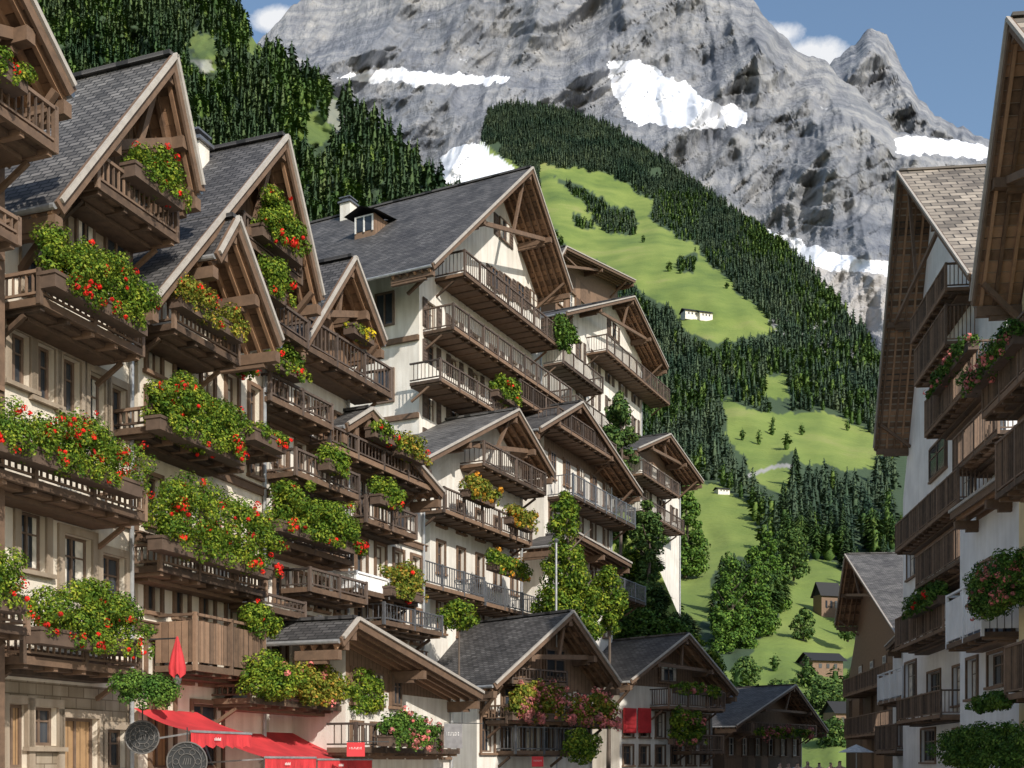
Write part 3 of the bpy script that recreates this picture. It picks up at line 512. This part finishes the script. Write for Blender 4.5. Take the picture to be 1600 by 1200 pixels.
# mountain
def mountain_mat():
    m,n,b=nt('mountain_rock'); at=n.nodes.new('ShaderNodeAttribute'); at.attribute_name='mask'; sp=n.nodes.new('ShaderNodeSeparateColor'); n.links.new(at.outputs['Color'],sp.inputs[0])
    t=n.nodes.new('ShaderNodeTexCoord')
    def nz(sc,rot,det,ro,ty='FBM',ds=0.):
        mp=N(n,'ShaderNodeMapping'); mp.inputs['Scale'].default_value=sc; mp.inputs['Rotation'].default_value=rot; n.links.new(t.outputs['Object'],mp.inputs[0])
        a=N(n,'ShaderNodeTexNoise',noise_type=ty); a.inputs['Scale'].default_value=1.; a.inputs['Detail'].default_value=det; a.inputs['Roughness'].default_value=ro; a.inputs['Distortion'].default_value=ds; n.links.new(mp.outputs[0],a.inputs['Vector']); return a.outputs[0]
    a=nz((.0024,.0024,.017),(0,.5,0),13.,.62); d=nz((.02,.006,.0035),(0,-.45,0),12.,.64); c=nz((.012,.012,.012),(0,0,0),12.,.7); big=nz((.0011,.0011,.0011),(0,0,0),5.,.55)
    r=ramp(n,[(.36,(.19,.205,.235)),(.5,(.295,.305,.33)),(.64,(.41,.41,.415))]); n.links.new(a,r.inputs[0])  # bluish rock tones carry air haze as painted colour
    r2=ramp(n,[(.36,(.7,.72,.77)),(.5,(1.,1.,1.)),(.64,(1.15,1.13,1.1))]); n.links.new(d,r2.inputs[0]); k=mixc(n,1.,r.outputs[0],r2.outputs[0],'MULTIPLY')
    r3=ramp(n,[(.35,(.8,.83,.89)),(.62,(1.1,1.08,1.04))]); n.links.new(big,r3.inputs[0]); k=mixc(n,1.,k,r3.outputs[0],'MULTIPLY')
    k=mixc(n,sp.outputs[1],k,(.5,.48,.47))
    ad=N(n,'ShaderNodeMath',operation='MULTIPLY_ADD'); n.links.new(c,ad.inputs[0]); ad.inputs[1].default_value=1.0; ad.inputs[2].default_value=-.5
    s2=N(n,'ShaderNodeMath',operation='ADD'); n.links.new(sp.outputs[0],s2.inputs[0]); n.links.new(ad.outputs[0],s2.inputs[1])
    sr=ramp(n,[(.47,(0,0,0)),(.56,(1,1,1))]); n.links.new(s2.outputs[0],sr.inputs[0]); k=mixc(n,sr.outputs[0],k,(.8,.82,.87))
    k=mixc(n,sp.outputs[2],k,(.06,.09,.06))
    n.links.new(k,b.inputs['Base Color']); b.inputs['Roughness'].default_value=.95
    hm=N(n,'ShaderNodeMath',operation='ADD'); n.links.new(d,hm.inputs[0]); n.links.new(a,hm.inputs[1]); h3=N(n,'ShaderNodeMath',operation='MULTIPLY_ADD'); n.links.new(c,h3.inputs[0]); h3.inputs[1].default_value=.6; n.links.new(hm.outputs[0],h3.inputs[2])
    iv=N(n,'ShaderNodeMath',operation='MULTIPLY_ADD'); n.links.new(sr.outputs[0],iv.inputs[0]); iv.inputs[1].default_value=-.8; iv.inputs[2].default_value=1.; u=N(n,'ShaderNodeBump',Distance=38.); n.links.new(iv.outputs[0],u.inputs['Strength']); n.links.new(h3.outputs[0],u.inputs['Height']); n.links.new(u.outputs[0],b.inputs['Normal']); return m
MM=mountain_mat()
snow=[[(950,100),(985,92),(1020,102),(1060,125),(1095,150),(1172,175),(1165,197),(1095,202),(1020,195),(980,186),(960,150)],[(525,122),(580,106),(700,112),(800,122),(785,133),(600,130)],[(690,240),(738,222),(805,258),(810,285),(690,290)],[(980,172),(1020,184),(1000,198)],[(1390,216),(1450,214),(1550,226),(1550,246),(1400,242)],[(1195,355),(1300,395),(1390,410),(1390,432),(1282,420),(1206,385)]]
scree=[(1215,370),(1300,395),(1400,410),(1400,530),(1340,515),(1260,440)]
def mmask(x,y):
    xx=x+noise.noise(Vector((x*.02,y*.02,2)))*10+noise.noise(Vector((x*.09,y*.09,2)))*8; yy=y+noise.noise(Vector((x*.03,y*.03,8)))*6+noise.noise(Vector((x*.09,y*.09,7)))*5
    s=1. if any(inpoly(xx,yy,p) for p in snow) else 0.
    if not s and noise.noise(Vector((x*.012,y*.05,4)))>.28 and y<240: s=.33
    return (s,1. if inpoly(xx,yy,scree) else 0.,1. if y>noise.noise(Vector((x*.02,0,3)))*30+330 and x<1180 else 0.,1)
def rid(v): return 1-2*abs(v)
SN=[(950,92,1172,202)]
def mdisp(x,y):
    wx=x+noise.noise(Vector((x*.004,y*.004,1.)))*30; wy=y+noise.noise(Vector((x*.004,y*.004,9.)))*30
    a=.95; u=wx*math.cos(a)-wy*math.sin(a); v=wx*math.sin(a)+wy*math.cos(a)
    s=0; amp=1.; fr=1.
    for o in range(6):
        s+=amp*rid(noise.noise(Vector((u*.0026*fr,v*.0075*fr,.5+o*3)))); amp*=.42; fr*=2.1
    s2=0; amp=1.; fr=1.
    for o in range(5):
        s2+=amp*rid(noise.noise(Vector((wx*.012*fr,wy*.0028*fr,4.5+o*3)))); amp*=.45; fr*=2.1
    w=.25+.75*min(1,max(0,(x-800)/400))
    t=(y+.3*x+fb(x,y,.008,2,3)*30)*.03; st=t-math.floor(t); st=st*st*(3-2*st)
    return -.06*s-.024*s2*w+.006*st
topM=lambda px: interp(px,[(-200,200),(375,100),(420,48),(455,15),(480,-10),(600,-120),(800,-220),(1000,-200),(1100,-90),(1170,-2),(1215,50),(1260,85),(1295,102),(1340,140),(1395,205),(1450,212),(1550,228),(1900,330)])+fb(px,0,.03,1,4)*9
depM=lambda px,py: 4300-max(0,(py+200))*2.1
sheet('mountain',-150,1800,topM,640,depM,mdisp,800,350,MM,mmask)
topK=lambda px: interp(px,[(1150,260),(1280,108),(1300,96),(1335,70),(1348,52),(1368,46),(1386,54),(1400,82),(1430,148),(1470,185),(1545,218),(1900,380)])+fb(px,0,.06,5,4)*7
sheet('mountain_peak',1150,1800,topK,420,lambda px,py:6000-py*2,lambda x,y:mdisp(x*1.3+900,y*1.3)*.8,260,130,MM,lambda x,y:(0.36 if y>170 and noise.noise(Vector((x*.03,y*.06,0)))>.1 else 0,0,0,1))
# street and ground
def plane(name,x0,x1,y0,y1,z,mat):
    m=MB(); m.add([(x0,y0,z),(x1,y0,z),(x1,y1,z),(x0,y1,z)],[(0,1,2,3)]); o=m.build(name,mat); o['kind']='structure'; return o
plane('ground',-3000,6000,-400,9000,-.32,flat('valley_ground',(.1,.14,.06),.9,0,.3,.2)); plane('street',-14,40,-20,92,-.05,flat('paved_street',(.38,.36,.33),.9,0,.25,3.))
m=MB(); m.box(-15,-5.2,-18,35,-.3,.09); o=m.build('pavement',flat('paving',(.45,.42,.38),.9,0,.2,4.)); o['kind']='structure'
# ------------------------------------------------------------ forests
def conifer(nq,seed,round_=False):
    r=np.random.default_rng(seed); t=r.uniform(.03,1,nq)**1.1; ang=r.uniform(0,2*np.pi,nq)
    R=(.25*(1-t)**.75 if not round_ else .3*np.sin(np.pi*np.clip(.1+t*.88,0,1))**.6)*r.uniform(.65,1.15,nq)+.008
    ca,sa=np.cos(ang),np.sin(ang); z=.1+.9*t; w=(.05 if nq<120 else .028)*(1.25-t)*1.3*r.uniform(.7,1.3,nq)*(1.2 if round_ else 1); dr=(.05 if not round_ else -.0)*(1.2-t)
    inn=np.stack([ca*R*.12,sa*R*.12,z+.03],1); out=np.stack([ca*R,sa*R,z-dr],1); T=np.stack([-sa,ca,np.zeros(nq)],1)*w[:,None]; md=(inn*.4+out*.6)+np.array([0,0,.012 if not round_ else .06])
    V=np.stack([inn,md-T,out,md+T],1).reshape(-1,3)
    k=6; a=np.arange(k)*2*np.pi/k; rb=.1 if not round_ else .14; base=np.stack([np.cos(a)*rb,np.sin(a)*rb,np.full(k,.12)],1); top=np.stack([np.cos(a)*(.006 if not round_ else .07),np.sin(a)*(.006 if not round_ else .07),np.full(k,.97 if not round_ else .85)],1); tr=np.stack([np.cos(a)*.018,np.sin(a)*.018,np.full(k,-.06)],1); o=len(V)
    V=np.concatenate([V,base,top,tr]); i=np.arange(k); j=(i+1)%k
    Fq=np.concatenate([np.arange(4*nq).reshape(nq,4),np.stack([o+i,o+j,o+k+j,o+k+i],1),np.stack([o+2*k+i,o+2*k+j,o+j,o+i],1)]); return V,Fq
trees=[]
def scatter(px0,px1,top,bot,dep,disp,mask,zone,hm0=9.):
    y=min(top(px) for px in range(int(px0),int(px1),20)); 
    while y<bot:
        Y=dep(0,y); h=F*hm0/Y; x=px0+random.uniform(0,h*.4)
        while x<px1:
            qx=x+random.uniform(-.2,.2)*h; qy=y+random.uniform(-.12,.12)*h
            if qy>=top(qx)-1 and mask(qx,qy)>.5 and (mask(qx,qy-h*.75)>.5 or qy-h*.75<top(qx)) and noise.noise(Vector((qx*.02,qy*.03,zone=='ridge')))>-.55:
                Yd=dep(qx,qy)*(1+disp(qx,qy)*min(1,(1-(qy-bot)/(top(qx)-bot))*8+.25)); hm=hm0*random.uniform(.5,1.2)*(1.25 if random.random()<.08 else 1); dec=noise.noise(Vector((qx*.012,qy*.018,3.3)))+random.uniform(-.35,.35)>.1 and (qy>300 or zone=='ridge'); trees.append((P(qx,qy,Yd),hm*(.8 if dec else 1),F*hm/Yd,zone,dec))
            x+=h*random.uniform(.26,.42)
        y+=h*.17
scatter(700,1400,top2,1050,dep2,disp2,lambda x,y: forest2(x,y) if not(y>1000 and x>1000) else 0,'valley',8.)
scatter(60,790,top1,560,dep1,disp1,forest1,'ridge',6.6)
for i in range(60):
    x=random.uniform(870,1330); y=random.choice([random.uniform(300,500),random.uniform(640,720),random.uniform(860,1060),random.uniform(980,1100)])
    if forest2(x,y)<.5: Yd=dep2(x,y)*(1+disp2(x,y)); hm=random.uniform(3.5,7) if y<800 else random.uniform(1.5,4); trees.append((P(x,y,Yd),hm,F*hm/Yd,'valley',True))
for i in range(60):
    x=random.uniform(960,1085); y=random.uniform(800,1080)
    if y<top3(x)+4: continue
    Yd=interp(y,D3)*(1+disp3(x,y)); hm=random.uniform(.7,1.7); trees.append((P(x,y,Yd),hm,999-i,'slope',True))
trees.sort(key=lambda t:-t[2]); print('TREES',len(trees))
vs=[conifer(360,i,i in(2,5)) for i in range(7)]; vs_d=[2,5]; vs_c=[0,1,3,4,6]; protos={}
big=trees[:300]; rest=trees[300:]
labs={('valley',0):'dark conifer in the forest between the meadow and the street',('ridge',0):'tall dark conifer on the wooded ridge above the left roofs',('valley',1):'rounded leafy tree standing among the valley conifers',('ridge',1):'rounded leafy tree standing among the ridge conifers',('slope',1):'small bush covering the bank behind the street gables'}
grp={'valley':'valley forest','ridge':'left ridge forest','slope':'bank behind the gables'}
for i,(p,hm,_,z,dec) in enumerate(big):
    k=(vs_d if dec else vs_c)[i%(2 if dec else 5)]; kk=(k,z=='slope')
    if kk not in protos: o=npmesh('bush' if z=='slope' else 'leafy_tree' if dec else 'pine_tree',vs[k][0],vs[k][1],'treel' if dec else 'pine'); protos[kk]=o
    else: o=protos[kk].copy(); COL.objects.link(o)
    wd=random.uniform(.85,1.25)*(1.6 if z=='slope' else 1); o.location=p; o.scale=(hm*wd,hm*wd,hm); o.rotation_euler=(0,0,random.uniform(0,6)); tag(o,labs[(z,int(dec))],'bush' if z=='slope' else 'tree',('leafy trees' if dec else 'conifers')+' of the '+grp[z])
lo=[conifer(50,20+i) for i in range(5)]; lod=[conifer(50,40+i,True) for i in range(3)]
for z,dd,nm,mt,lb in (('valley',0,'distant_forest','pinehaze','dark conifer wood covering the hillside beyond the meadows'),('valley',1,'distant_broadleaf_wood','treel','lighter broadleaf trees mixed through the far hillside wood'),('ridge',0,'ridge_forest','pine','dark conifer wood covering the left ridge'),('ridge',1,'ridge_broadleaf_wood','treel','lighter broadleaf trees mixed through the left ridge wood')):
    Vs=[];Fs=[];o=0
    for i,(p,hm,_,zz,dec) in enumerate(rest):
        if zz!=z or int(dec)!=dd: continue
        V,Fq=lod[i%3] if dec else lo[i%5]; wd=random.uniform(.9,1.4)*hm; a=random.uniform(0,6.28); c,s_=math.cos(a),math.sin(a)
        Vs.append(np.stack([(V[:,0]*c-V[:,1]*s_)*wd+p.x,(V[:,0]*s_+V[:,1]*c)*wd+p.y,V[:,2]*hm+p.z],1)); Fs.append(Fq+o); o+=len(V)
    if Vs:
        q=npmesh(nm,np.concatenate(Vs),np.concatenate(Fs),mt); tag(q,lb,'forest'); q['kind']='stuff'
# ------------------------------------------------------------ individual trees
def tree(label,px,pyb,pyt,wpx,Y,leaf='treel',ground=None,n=None,cone=False):
    b=P(px,pyb,Y); top=P(px,pyt,Y); H=top.z-b.z; W=wpx/F*Y; g=b.z if ground is None else ground; e=thing('leafy_tree',label,'tree',(b.x,b.y,g)); off=b.z-g
    m=MB(); m.tube([(0,0,-.3),(.03*H,0,off+H*.4),(0,0,off+H*.9)],[max(.1,H*.022),H*.014,.02],8)
    for i in range(7):
        a=random.uniform(0,6.28); z=off+H*random.uniform(.15,.6); m.tube([(0,0,z),(math.cos(a)*W*.35,math.sin(a)*W*.35,z+H*.18)],[H*.008,.015],5)
    m.build('trunk','bark',e); bl=[]
    for i in range(150 if cone else 80):
        t=random.uniform(0,1)**(1.35 if cone else 1); prof=(1-t)**.7*.95+.1 if cone else math.sin(math.pi*min(1,.12+t*.86))**.7
        a=random.uniform(0,6.28); rr=math.sqrt(random.uniform(0.0,1))*prof*W*.45; q=random.uniform(.09,.17)*W*(1-.45*t if cone else 1); bl.append((math.cos(a)*rr,math.sin(a)*rr,off+q*.6+t*(H-q*1.4),q,q,q*.85))
    sz=max(.036,.0015*Y); n=int(min(26000,5.5*W*H/(sz*sz*1.1))); V,Fq=blobleaves(bl,n,sz); npmesh('crown',V,Fq,leaf,e)
tree('tall slender bright green tree beside the hotel wing',884,1000,765,118,38.2,'leaf',ground=0,cone=True); tree('short rounded tree right of the slender tree',950,990,880,70,42,'leaf',ground=0)
tree('climbing green tree against the middle white house',968,745,612,64,57,'treel',ground=8); tree('bushy shrub tree above the terrace roof',716,985,935,72,35.2,'leaf',ground=0)
for i,(x,b,t,w,l,c) in enumerate([(1012,915,780,60,'dark oval tree left of the pair beside the small brown house',0),(1070,900,745,76,'large dark tree right of the small brown gabled house',1),(1140,1025,862,86,'broad dark tree standing alone at the meadow foot',1),(1178,1000,850,78,'dark tree directly behind the lone meadow tree',1),(1200,955,828,72,'tallest tree at the bend of the lower meadow',1),(1240,905,820,58,'lighter tree right of the meadow trees',0)]):
    if i<1: tree(l,x,b,t,w,interp(b,D3)-1.5,'treel',cone=bool(c))
    else: tree(l,x,b,t,w,dep2(x,b),'leafd' if i!=5 else 'treel',cone=bool(c))
for x,b,t,w,l in ((1000,1005,945,90,'terrace shrubbery above the street gables'),(1048,1015,962,70,'olive bush beside the terrace shrubbery'),(1000,960,905,60,'small bush at the left end of the terrace shrubbery'),(985,905,850,50,'bush hugging the middle white house'),(1110,1070,1015,50,'bush between the street gables'),(1000,850,800,40,'low bush below the upper white house'),(1085,1045,990,44,'olive shrub behind the red shutter house')):
    tree(l,x,b,t,w,interp(b,D3)-1.,random.choice(['treel','leaf','leafd']))
for x,b,t,w,l in ((1290,1135,1058,100,'light green bush behind the farthest chalet'),(1215,1120,1060,80,'small garden bush behind the farthest chalet roof'),(1340,1110,1040,60,'tree beside the end of the right row'),(1165,1085,1025,60,'round bush above the roof of the red shutter house'),(1305,1180,1120,70,'street end bush in front of the right row'),(1262,1085,1040,50,'small tree left of the wide barn'),(1325,1000,940,44,'tree between the two dark barns'),(1255,1000,950,40,'lone young tree on the lower meadow')): tree(l,x,b,t,w,dep2(x,b),'treel')
# tiny chalets on meadow
def hut(label,px,py,w,hpx,rz=.3):
    Y=dep2(px,py)*(1+disp2(px,py)); p=P(px,py,Y); W=w/F*Y; H=hpx/F*Y; e=thing('farmhouse',label,'house',p,rz); m=MB(); m.box(-W/2,W/2,-W*.35,W*.35,-2,H*.6); m.build('wall','plank' if px>1240 else 'white',e)
    m=MB(); m.add([(-W*.6,-W*.45,H*.55),(W*.6,-W*.45,H*.55),(W*.6,0,H),(-W*.6,0,H),(-W*.6,W*.45,H*.55),(W*.6,W*.45,H*.55)],[(0,1,2,3),(3,2,5,4)]); m.add([(-W/2,-W*.35,H*.6),(-W/2,W*.35,H*.6),(-W/2,0,H*.95)],[(0,1,2)]); m.build('roof','slate',e)
    for k in (-.25,.0,.25):
        m=MB(); m.box(k*W-W*.05,k*W+W*.05,-W*.36,-W*.34,H*.2,H*.42); m.build('window','glass',e)
for a in (('white farmhouse high on the upper meadow, left of the pair',1078,497,24,14),('white farmhouse high on the upper meadow, right of the pair',1100,499,22,13),('tiny white cabin in the lower forest clearing',1238,858,14,16),('dark barn beside the right row roof',1292,962,34,52),('wide dark barn low on the meadow',1283,1052,54,32),('little barn by the middle meadow edge',1128,771,20,9),('small roofed house between the farthest chalet and the right row',1318,1140,50,44)): hut(*a)
# ------------------------------------------------------------ street things
def awning(h,label,pn,pf,y,out=1.3,drop=.45):
    u0,w=h.uw(pn,y,.05); u1,_=h.uw(pf,y,.05); L=u1-u0; e=thing('awning',label,'awning',h.world(u0,.02,w),h.rz,'red awnings along the shop fronts')
    m=MB(); n=12; vs=[]
    for i in range(n+1):
        f=i/n; vs.append((0,-out*f,-drop*f-.06*math.sin(math.pi*f))); vs.append((L,-out*f,-drop*f-.06*math.sin(math.pi*f)))
    m.add(vs,[(2*i,2*i+1,2*i+3,2*i+2) for i in range(n)]); m.build('canopy','red',e,smooth=True)
    m=MB(); q=24; vs=[]
    for i in range(q+1): x=L*i/q; vs+= [(x,-out-.004,-drop),(x,-out-.02*math.sin(i*1.7),-drop-.26-.03*math.cos(i*math.pi/2))]
    m.add(vs,[(2*i,2*i+1,2*i+3,2*i+2) for i in range(q)]); m.build('valance','red',e)
    m=MB(); 
    for x in (.05,L-.05): m.beam((x,0,-.6),(x,-out+.03,-drop-.03),.03,.03)
    m.beam((0,-out,-drop),(L,-out,-drop),.04,.04); m.build('frame','zinc',e)
    m=MB()
    for i in range(6): m.box(L*.35+i*.035,L*.35+i*.035+.014,-out-.035,-out-.03,-drop-.15,-drop-.11+.015*(i%2))
    m.build('marking','lightm',e)
awning(h2,'first red awning from the left above the round iron signs',210,310,1106,1.2,.42); awning(h2,'middle red awning at the bottom edge of the photo',325,410,1143,1.3,.5); awning(h3,'third red awning at the bottom, right of the middle one',400,490,1143,1.6,.6)
def roundsign(h,label,px,py,R,out=.9):
    u,w=h.uw(px,py,out); e=thing('round_sign',label,'sign',h.world(u,out,w),.15); m=MB(); n=28
    for rr,t in ((R,.014),(R*.74,.007),(R*.4,.006)): m.tube([(math.cos(i*2*math.pi/n)*rr,0,math.sin(i*2*math.pi/n)*rr) for i in range(n+1)],[t]*(n+1),6)
    for i in range(16): a=i*math.pi/8; m.beam((math.cos(a)*R*.8,.0,math.sin(a)*R*.8),(math.cos(a+.15)*R*.93,0,math.sin(a+.15)*R*.93),.008,.008)
    for i in range(6):
        a=i*math.pi/3; m.tube([(math.cos(a)*R*.55+math.cos(t)*R*.14,0,math.sin(a)*R*.55+math.sin(t)*R*.14) for t in [k*.63 for k in range(11)]],[.006]*11,5)
    for i in range(4): m.beam((-R*.2+i*R*.12,0,-R*.15),(-R*.1+i*R*.1,0,R*.18),.01,.01)
    m.build('ironwork','dimiron',e); m=MB(); m.tube([(0,.02,0),(0,.05,0)],[R*.98,R*.98],28); m.build('disc','black',e)
    m=MB(); m.beam((0,.04,R),(0,.04,R+.25),.02,.02); m.build('hanger','black',e)
roundsign(h2,'round wrought iron sign left, under the first awning',222,1152,.27,.95); roundsign(h2,'larger round wrought iron sign cut by the bottom edge',292,1190,.33,1.35)
u,w=h2.uw(277,1075,1.1); e=thing('wall_lantern','lantern with pointed red hood hanging by the planked balcony','lantern',h2.world(u,1.1,w),h2.rz)
m=MB(); n=20; rg=[(.2,.11,.035),(.34,.12,.035),(.55,.085,.025),(.72,.05,.012),(.88,.015,0)]; vs=[]
for z,R,f in rg: vs+= [((R+f*math.cos(i*2*math.pi/n*5))*math.cos(i*2*math.pi/n),(R+f*math.cos(i*2*math.pi/n*5))*math.sin(i*2*math.pi/n),z+(.04*math.cos(i*2*math.pi/n*5) if z==.2 else 0)) for i in range(n)]
m.add(vs,[(r_*n+i,r_*n+(i+1)%n,(r_+1)*n+(i+1)%n,(r_+1)*n+i) for r_ in range(4) for i in range(n)]); m.build('hood','red',e,smooth=True); m=MB(); m.tube([(0,0,.02),(0,0,.08),(0,0,.2),(0,0,.25)],[.02,.06,.08,.07],10); m.build('lamp_body','dimiron',e); m=MB(); m.beam((0,0,.85),(0,1.1,.85),.025,.025); m.build('bracket','black',e)
def sign(px,py,w,hh,Y,label,mat='red',rz=0.1):
    W=w/F*Y; H=hh/F*Y; p=P(px,py,Y); e=thing('hanging_sign',label,'sign',p,rz); m=MB(); m.box(-W/2,W/2,-.03,.03,-H/2,H/2); m.build('board',mat,e); m=MB()
    for j,(a,b) in enumerate(((-.36,.02),)):
        for i in range(8):
            x=a*W+i*W*.09; m.box(x,x+W*.015,-.038,-.032,b*H,b*H+H*.14)
            if i%2: m.box(x+W*.015,x+W*.05,-.038,-.032,b*H+H*.11,b*H+H*.14)
            if i%3: m.box(x+W*.015,x+W*.05,-.038,-.032,b*H,b*H+H*.03)
    m.build('lettering','lightm',e); m=MB(); m.beam((W/2,0,H/2),(W/2+.0,0,H/2+.3),.02,.02); m.beam((-W/2,0,H/2+.02),(W/2+.5,0.3,H/2+.02),.02,.02); m.build('bracket','black',e)
sign(556,1171,28,22,24,'small red hanging sign at the bottom edge right of the awnings'); sign(840,1190,18,16,33,'small red sign under the broad low chalet'); sign(708,1150,28,38,26.5,'grey square sign hanging under the dark eaves','greyboard')
p=P(869,980,37); e=thing('lamp_post','thin grey lamp post rising beside the slender green tree','lamp post',(p.x,p.y,0)); m=MB(); z=P(869,848,37).z; m.tube([(0,0,-.3),(0,0,1),(0,0,z)],[.07,.045,.035],8); m.build('pole','zinc',e); m=MB(); m.tube([(0,0,z),(0,0,z+.08),(0,0,z+.14)],[.04,.09,.02],10); m.build('lamp_head','metal',e)
# people
def person(px,Y,label,shirt,hair,rz,ht=1.72,walk=.2):
    k=ht/1.72; p=P(px,HY,Y); e=thing('person',label,'person',(p.x,p.y,-.05),rz,'people at the end of the street')
    def skin(name,V,E,R,mat,par):
        me=bpy.data.meshes.new(name); me.from_pydata([tuple(c*k for c in v) for v in V],E,[]); me.update(); o=bpy.data.objects.new(name,me); COL.objects.link(o); o.parent=par; me.materials.append(mat)
        s=o.modifiers.new('s','SKIN'); 
        for i,r in enumerate(R): me.skin_vertices[0].data[i].radius=(r[0]*k,r[1]*k) if isinstance(r,tuple) else (r*k,r*k)
        me.skin_vertices[0].data[0].use_root=True; q=o.modifiers.new('u','SUBSURF'); q.levels=q.render_levels=1; return o
    V=[(0,0,.95),(0,0,1.2),(0,0,1.42),(0,0,1.52),(0,-.01,1.6),(0,-.01,1.68),(.19,0,1.4),(.25,.02,1.12),(.24,-.1*walk*4,.88),(.25,-.12,.78),(-.19,0,1.4),(-.25,-.02,1.12),(-.24,.05,.88),(-.25,.03,.78),(.1,0,.88),(.1,-walk,.48),(.1,-walk*.8,.08),(.1,-walk*.8-.13,.04),(-.1,0,.88),(-.1,walk*.3,.48),(-.1,walk,.1),(-.1,walk-.13,.05)]
    E=[(0,1),(1,2),(2,3),(3,4),(4,5),(2,6),(6,7),(7,8),(8,9),(2,10),(10,11),(11,12),(12,13),(0,14),(14,15),(15,16),(16,17),(0,18),(18,19),(19,20),(20,21)]
    R=[(.15,.1),(.13,.09),(.15,.1),.055,(.085,.1),(.07,.08),.06,.042,.032,.035,.06,.042,.032,.035,.085,.06,.04,.04,.085,.06,.04,.04]
    skin('body',V,E,R,flat('skin_tone',(.5,.32,.24)),e)
    skin('shirt',[(0,0,.93),(0,0,1.2),(0,0,1.41),(.2,0,1.4),(.25,.02,1.14),(-.2,0,1.4),(-.25,-.02,1.14)],[(0,1),(1,2),(2,3),(3,4),(2,5),(5,6)],[(.17,.12),(.15,.11),(.165,.115),.075,.06,.075,.06],flat('shirt_cloth',shirt),e)
    skin('trousers',[(0,0,.95),(.1,0,.86),(.1,-walk,.48),(.1,-walk*.8,.12),(-.1,0,.86),(-.1,walk*.3,.48),(-.1,walk,.14)],[(0,1),(1,2),(2,3),(0,4),(4,5),(5,6)],[(.16,.11),.1,.075,.055,.1,.075,.055],flat('trouser_cloth',(.05,.06,.1)),e)
    skin('hair',[(0,.03,1.62),(0,.01,1.71)],[(0,1)],[(.09,.09),(.08,.09)],flat('hair_colour',hair),e)
for a in ((1232,52,'person in a white shirt, leftmost in the street crowd',(.7,.7,.7),(.1,.06,.03),.2),(1246,60,'person in a pale blue top walking at the street end',(.3,.45,.6),(.02,.02,.02),3.),(1262,50,'person with fair hair in a white top in mid street',(.75,.72,.7),(.35,.25,.12),.1,1.78),(1280,56,'person in a red top near the street end',(.55,.05,.05),(.05,.03,.02),2.8),(1298,62,'person in a grey jacket right of the red top',(.2,.2,.22),(.03,.02,.02),.4),(1312,48,'person in a dark top, rightmost walker',(.04,.05,.08),(.12,.07,.04),3.2,1.8),(1218,58,'person in a yellow top beside the farthest chalet',(.6,.5,.1),(.03,.02,.02),1.)): person(*a)
p=P(1338,1190,50); e=thing('parasol','white parasol at the foot of the right row','parasol',(p.x,p.y,0)); m=MB(); m.tube([(0,0,0),(0,0,2.4)],[.03,.03],8); m.build('pole','zinc',e); m=MB(); n=8; m.add([(0,0,2.45)]+[(.8*math.cos(i*math.pi/4),.8*math.sin(i*math.pi/4),2.1) for i in range(n)],[(0,1+i,1+(i+1)%n) for i in range(n)]); m.build('canopy','lightm',e)
# ------------------------------------------------------------ light, sky, camera
SV=Vector((.46,-.76,.54)).normalized(); el=math.asin(SV.z); rot=math.atan2(SV.x,SV.y)
W=bpy.data.worlds.new('World'); S.world=W; W.use_nodes=True; n=W.node_tree; bg=n.nodes['Background']; sk=n.nodes.new('ShaderNodeTexSky'); sk.sky_type='NISHITA'; sk.sun_disc=False; sk.sun_elevation=el; sk.sun_rotation=rot; sk.air_density=1.3; sk.dust_density=1.0; sk.ozone_density=2.4
tc=n.nodes.new('ShaderNodeTexCoord'); sp=n.nodes.new('ShaderNodeSeparateXYZ'); n.links.new(tc.outputs['Generated'],sp.inputs[0])
def mth(op,a,b=None):
    x=n.nodes.new('ShaderNodeMath'); x.operation=op
    for i,v in enumerate((a,b)):
        if v is None: continue
        if isinstance(v,(int,float)): x.inputs[i].default_value=v
        else: n.links.new(v,x.inputs[i])
    return x.outputs[0]
yy=mth('MAXIMUM',sp.outputs[1],.05); X=mth('DIVIDE',sp.outputs[0],yy); Z=mth('DIVIDE',sp.outputs[2],yy)
ns=N(n,'ShaderNodeTexNoise',Scale=28.,Detail=9.0,Roughness=.62); n.links.new(tc.outputs['Generated'],ns.inputs['Vector']); tot=None
for cx,cz,rx,rz in ((.262,.612,.04,.017),(-.208,.645,.022,.012),(.235,.632,.02,.012)):
    a=mth('DIVIDE',mth('SUBTRACT',X,cx),rx); b=mth('DIVIDE',mth('SUBTRACT',Z,cz),rz); q=mth('SUBTRACT',1.2,mth('SQRT',mth('ADD',mth('MULTIPLY',a,a),mth('MULTIPLY',b,b)))); q=mth('MAXIMUM',q,-1.); tot=q if tot is None else mth('MAXIMUM',tot,q)
tot=mth('ADD',tot,mth('MULTIPLY',mth('SUBTRACT',ns.outputs[0],.5),2.2)); cr=ramp(n,[(.1,(0,0,0)),(.75,(1,1,1))]); n.links.new(tot,cr.inputs[0])
n.links.new(mixc(n,cr.outputs[0],sk.outputs[0],(5.8,5.9,6.1)),bg.inputs[0]); bg.inputs[1].default_value=.15
L=bpy.data.lights.new('sun','SUN'); L.energy=4.6; L.angle=math.radians(.6); L.color=(1,.95,.87); o=bpy.data.objects.new('sun',L); COL.objects.link(o); o.rotation_euler=SV.to_track_quat('Z','Y').to_euler()
cam=bpy.data.cameras.new('camera'); co=bpy.data.objects.new('camera',cam); COL.objects.link(co); co.location=(0,0,EYE); co.rotation_euler=(math.pi/2,0,0); cam.sensor_width=36; cam.lens=36*F/1600; cam.shift_y=(HY-600)/1600; cam.clip_end=30000; cam.clip_start=.1; S.camera=co
S.view_settings.view_transform='Standard'
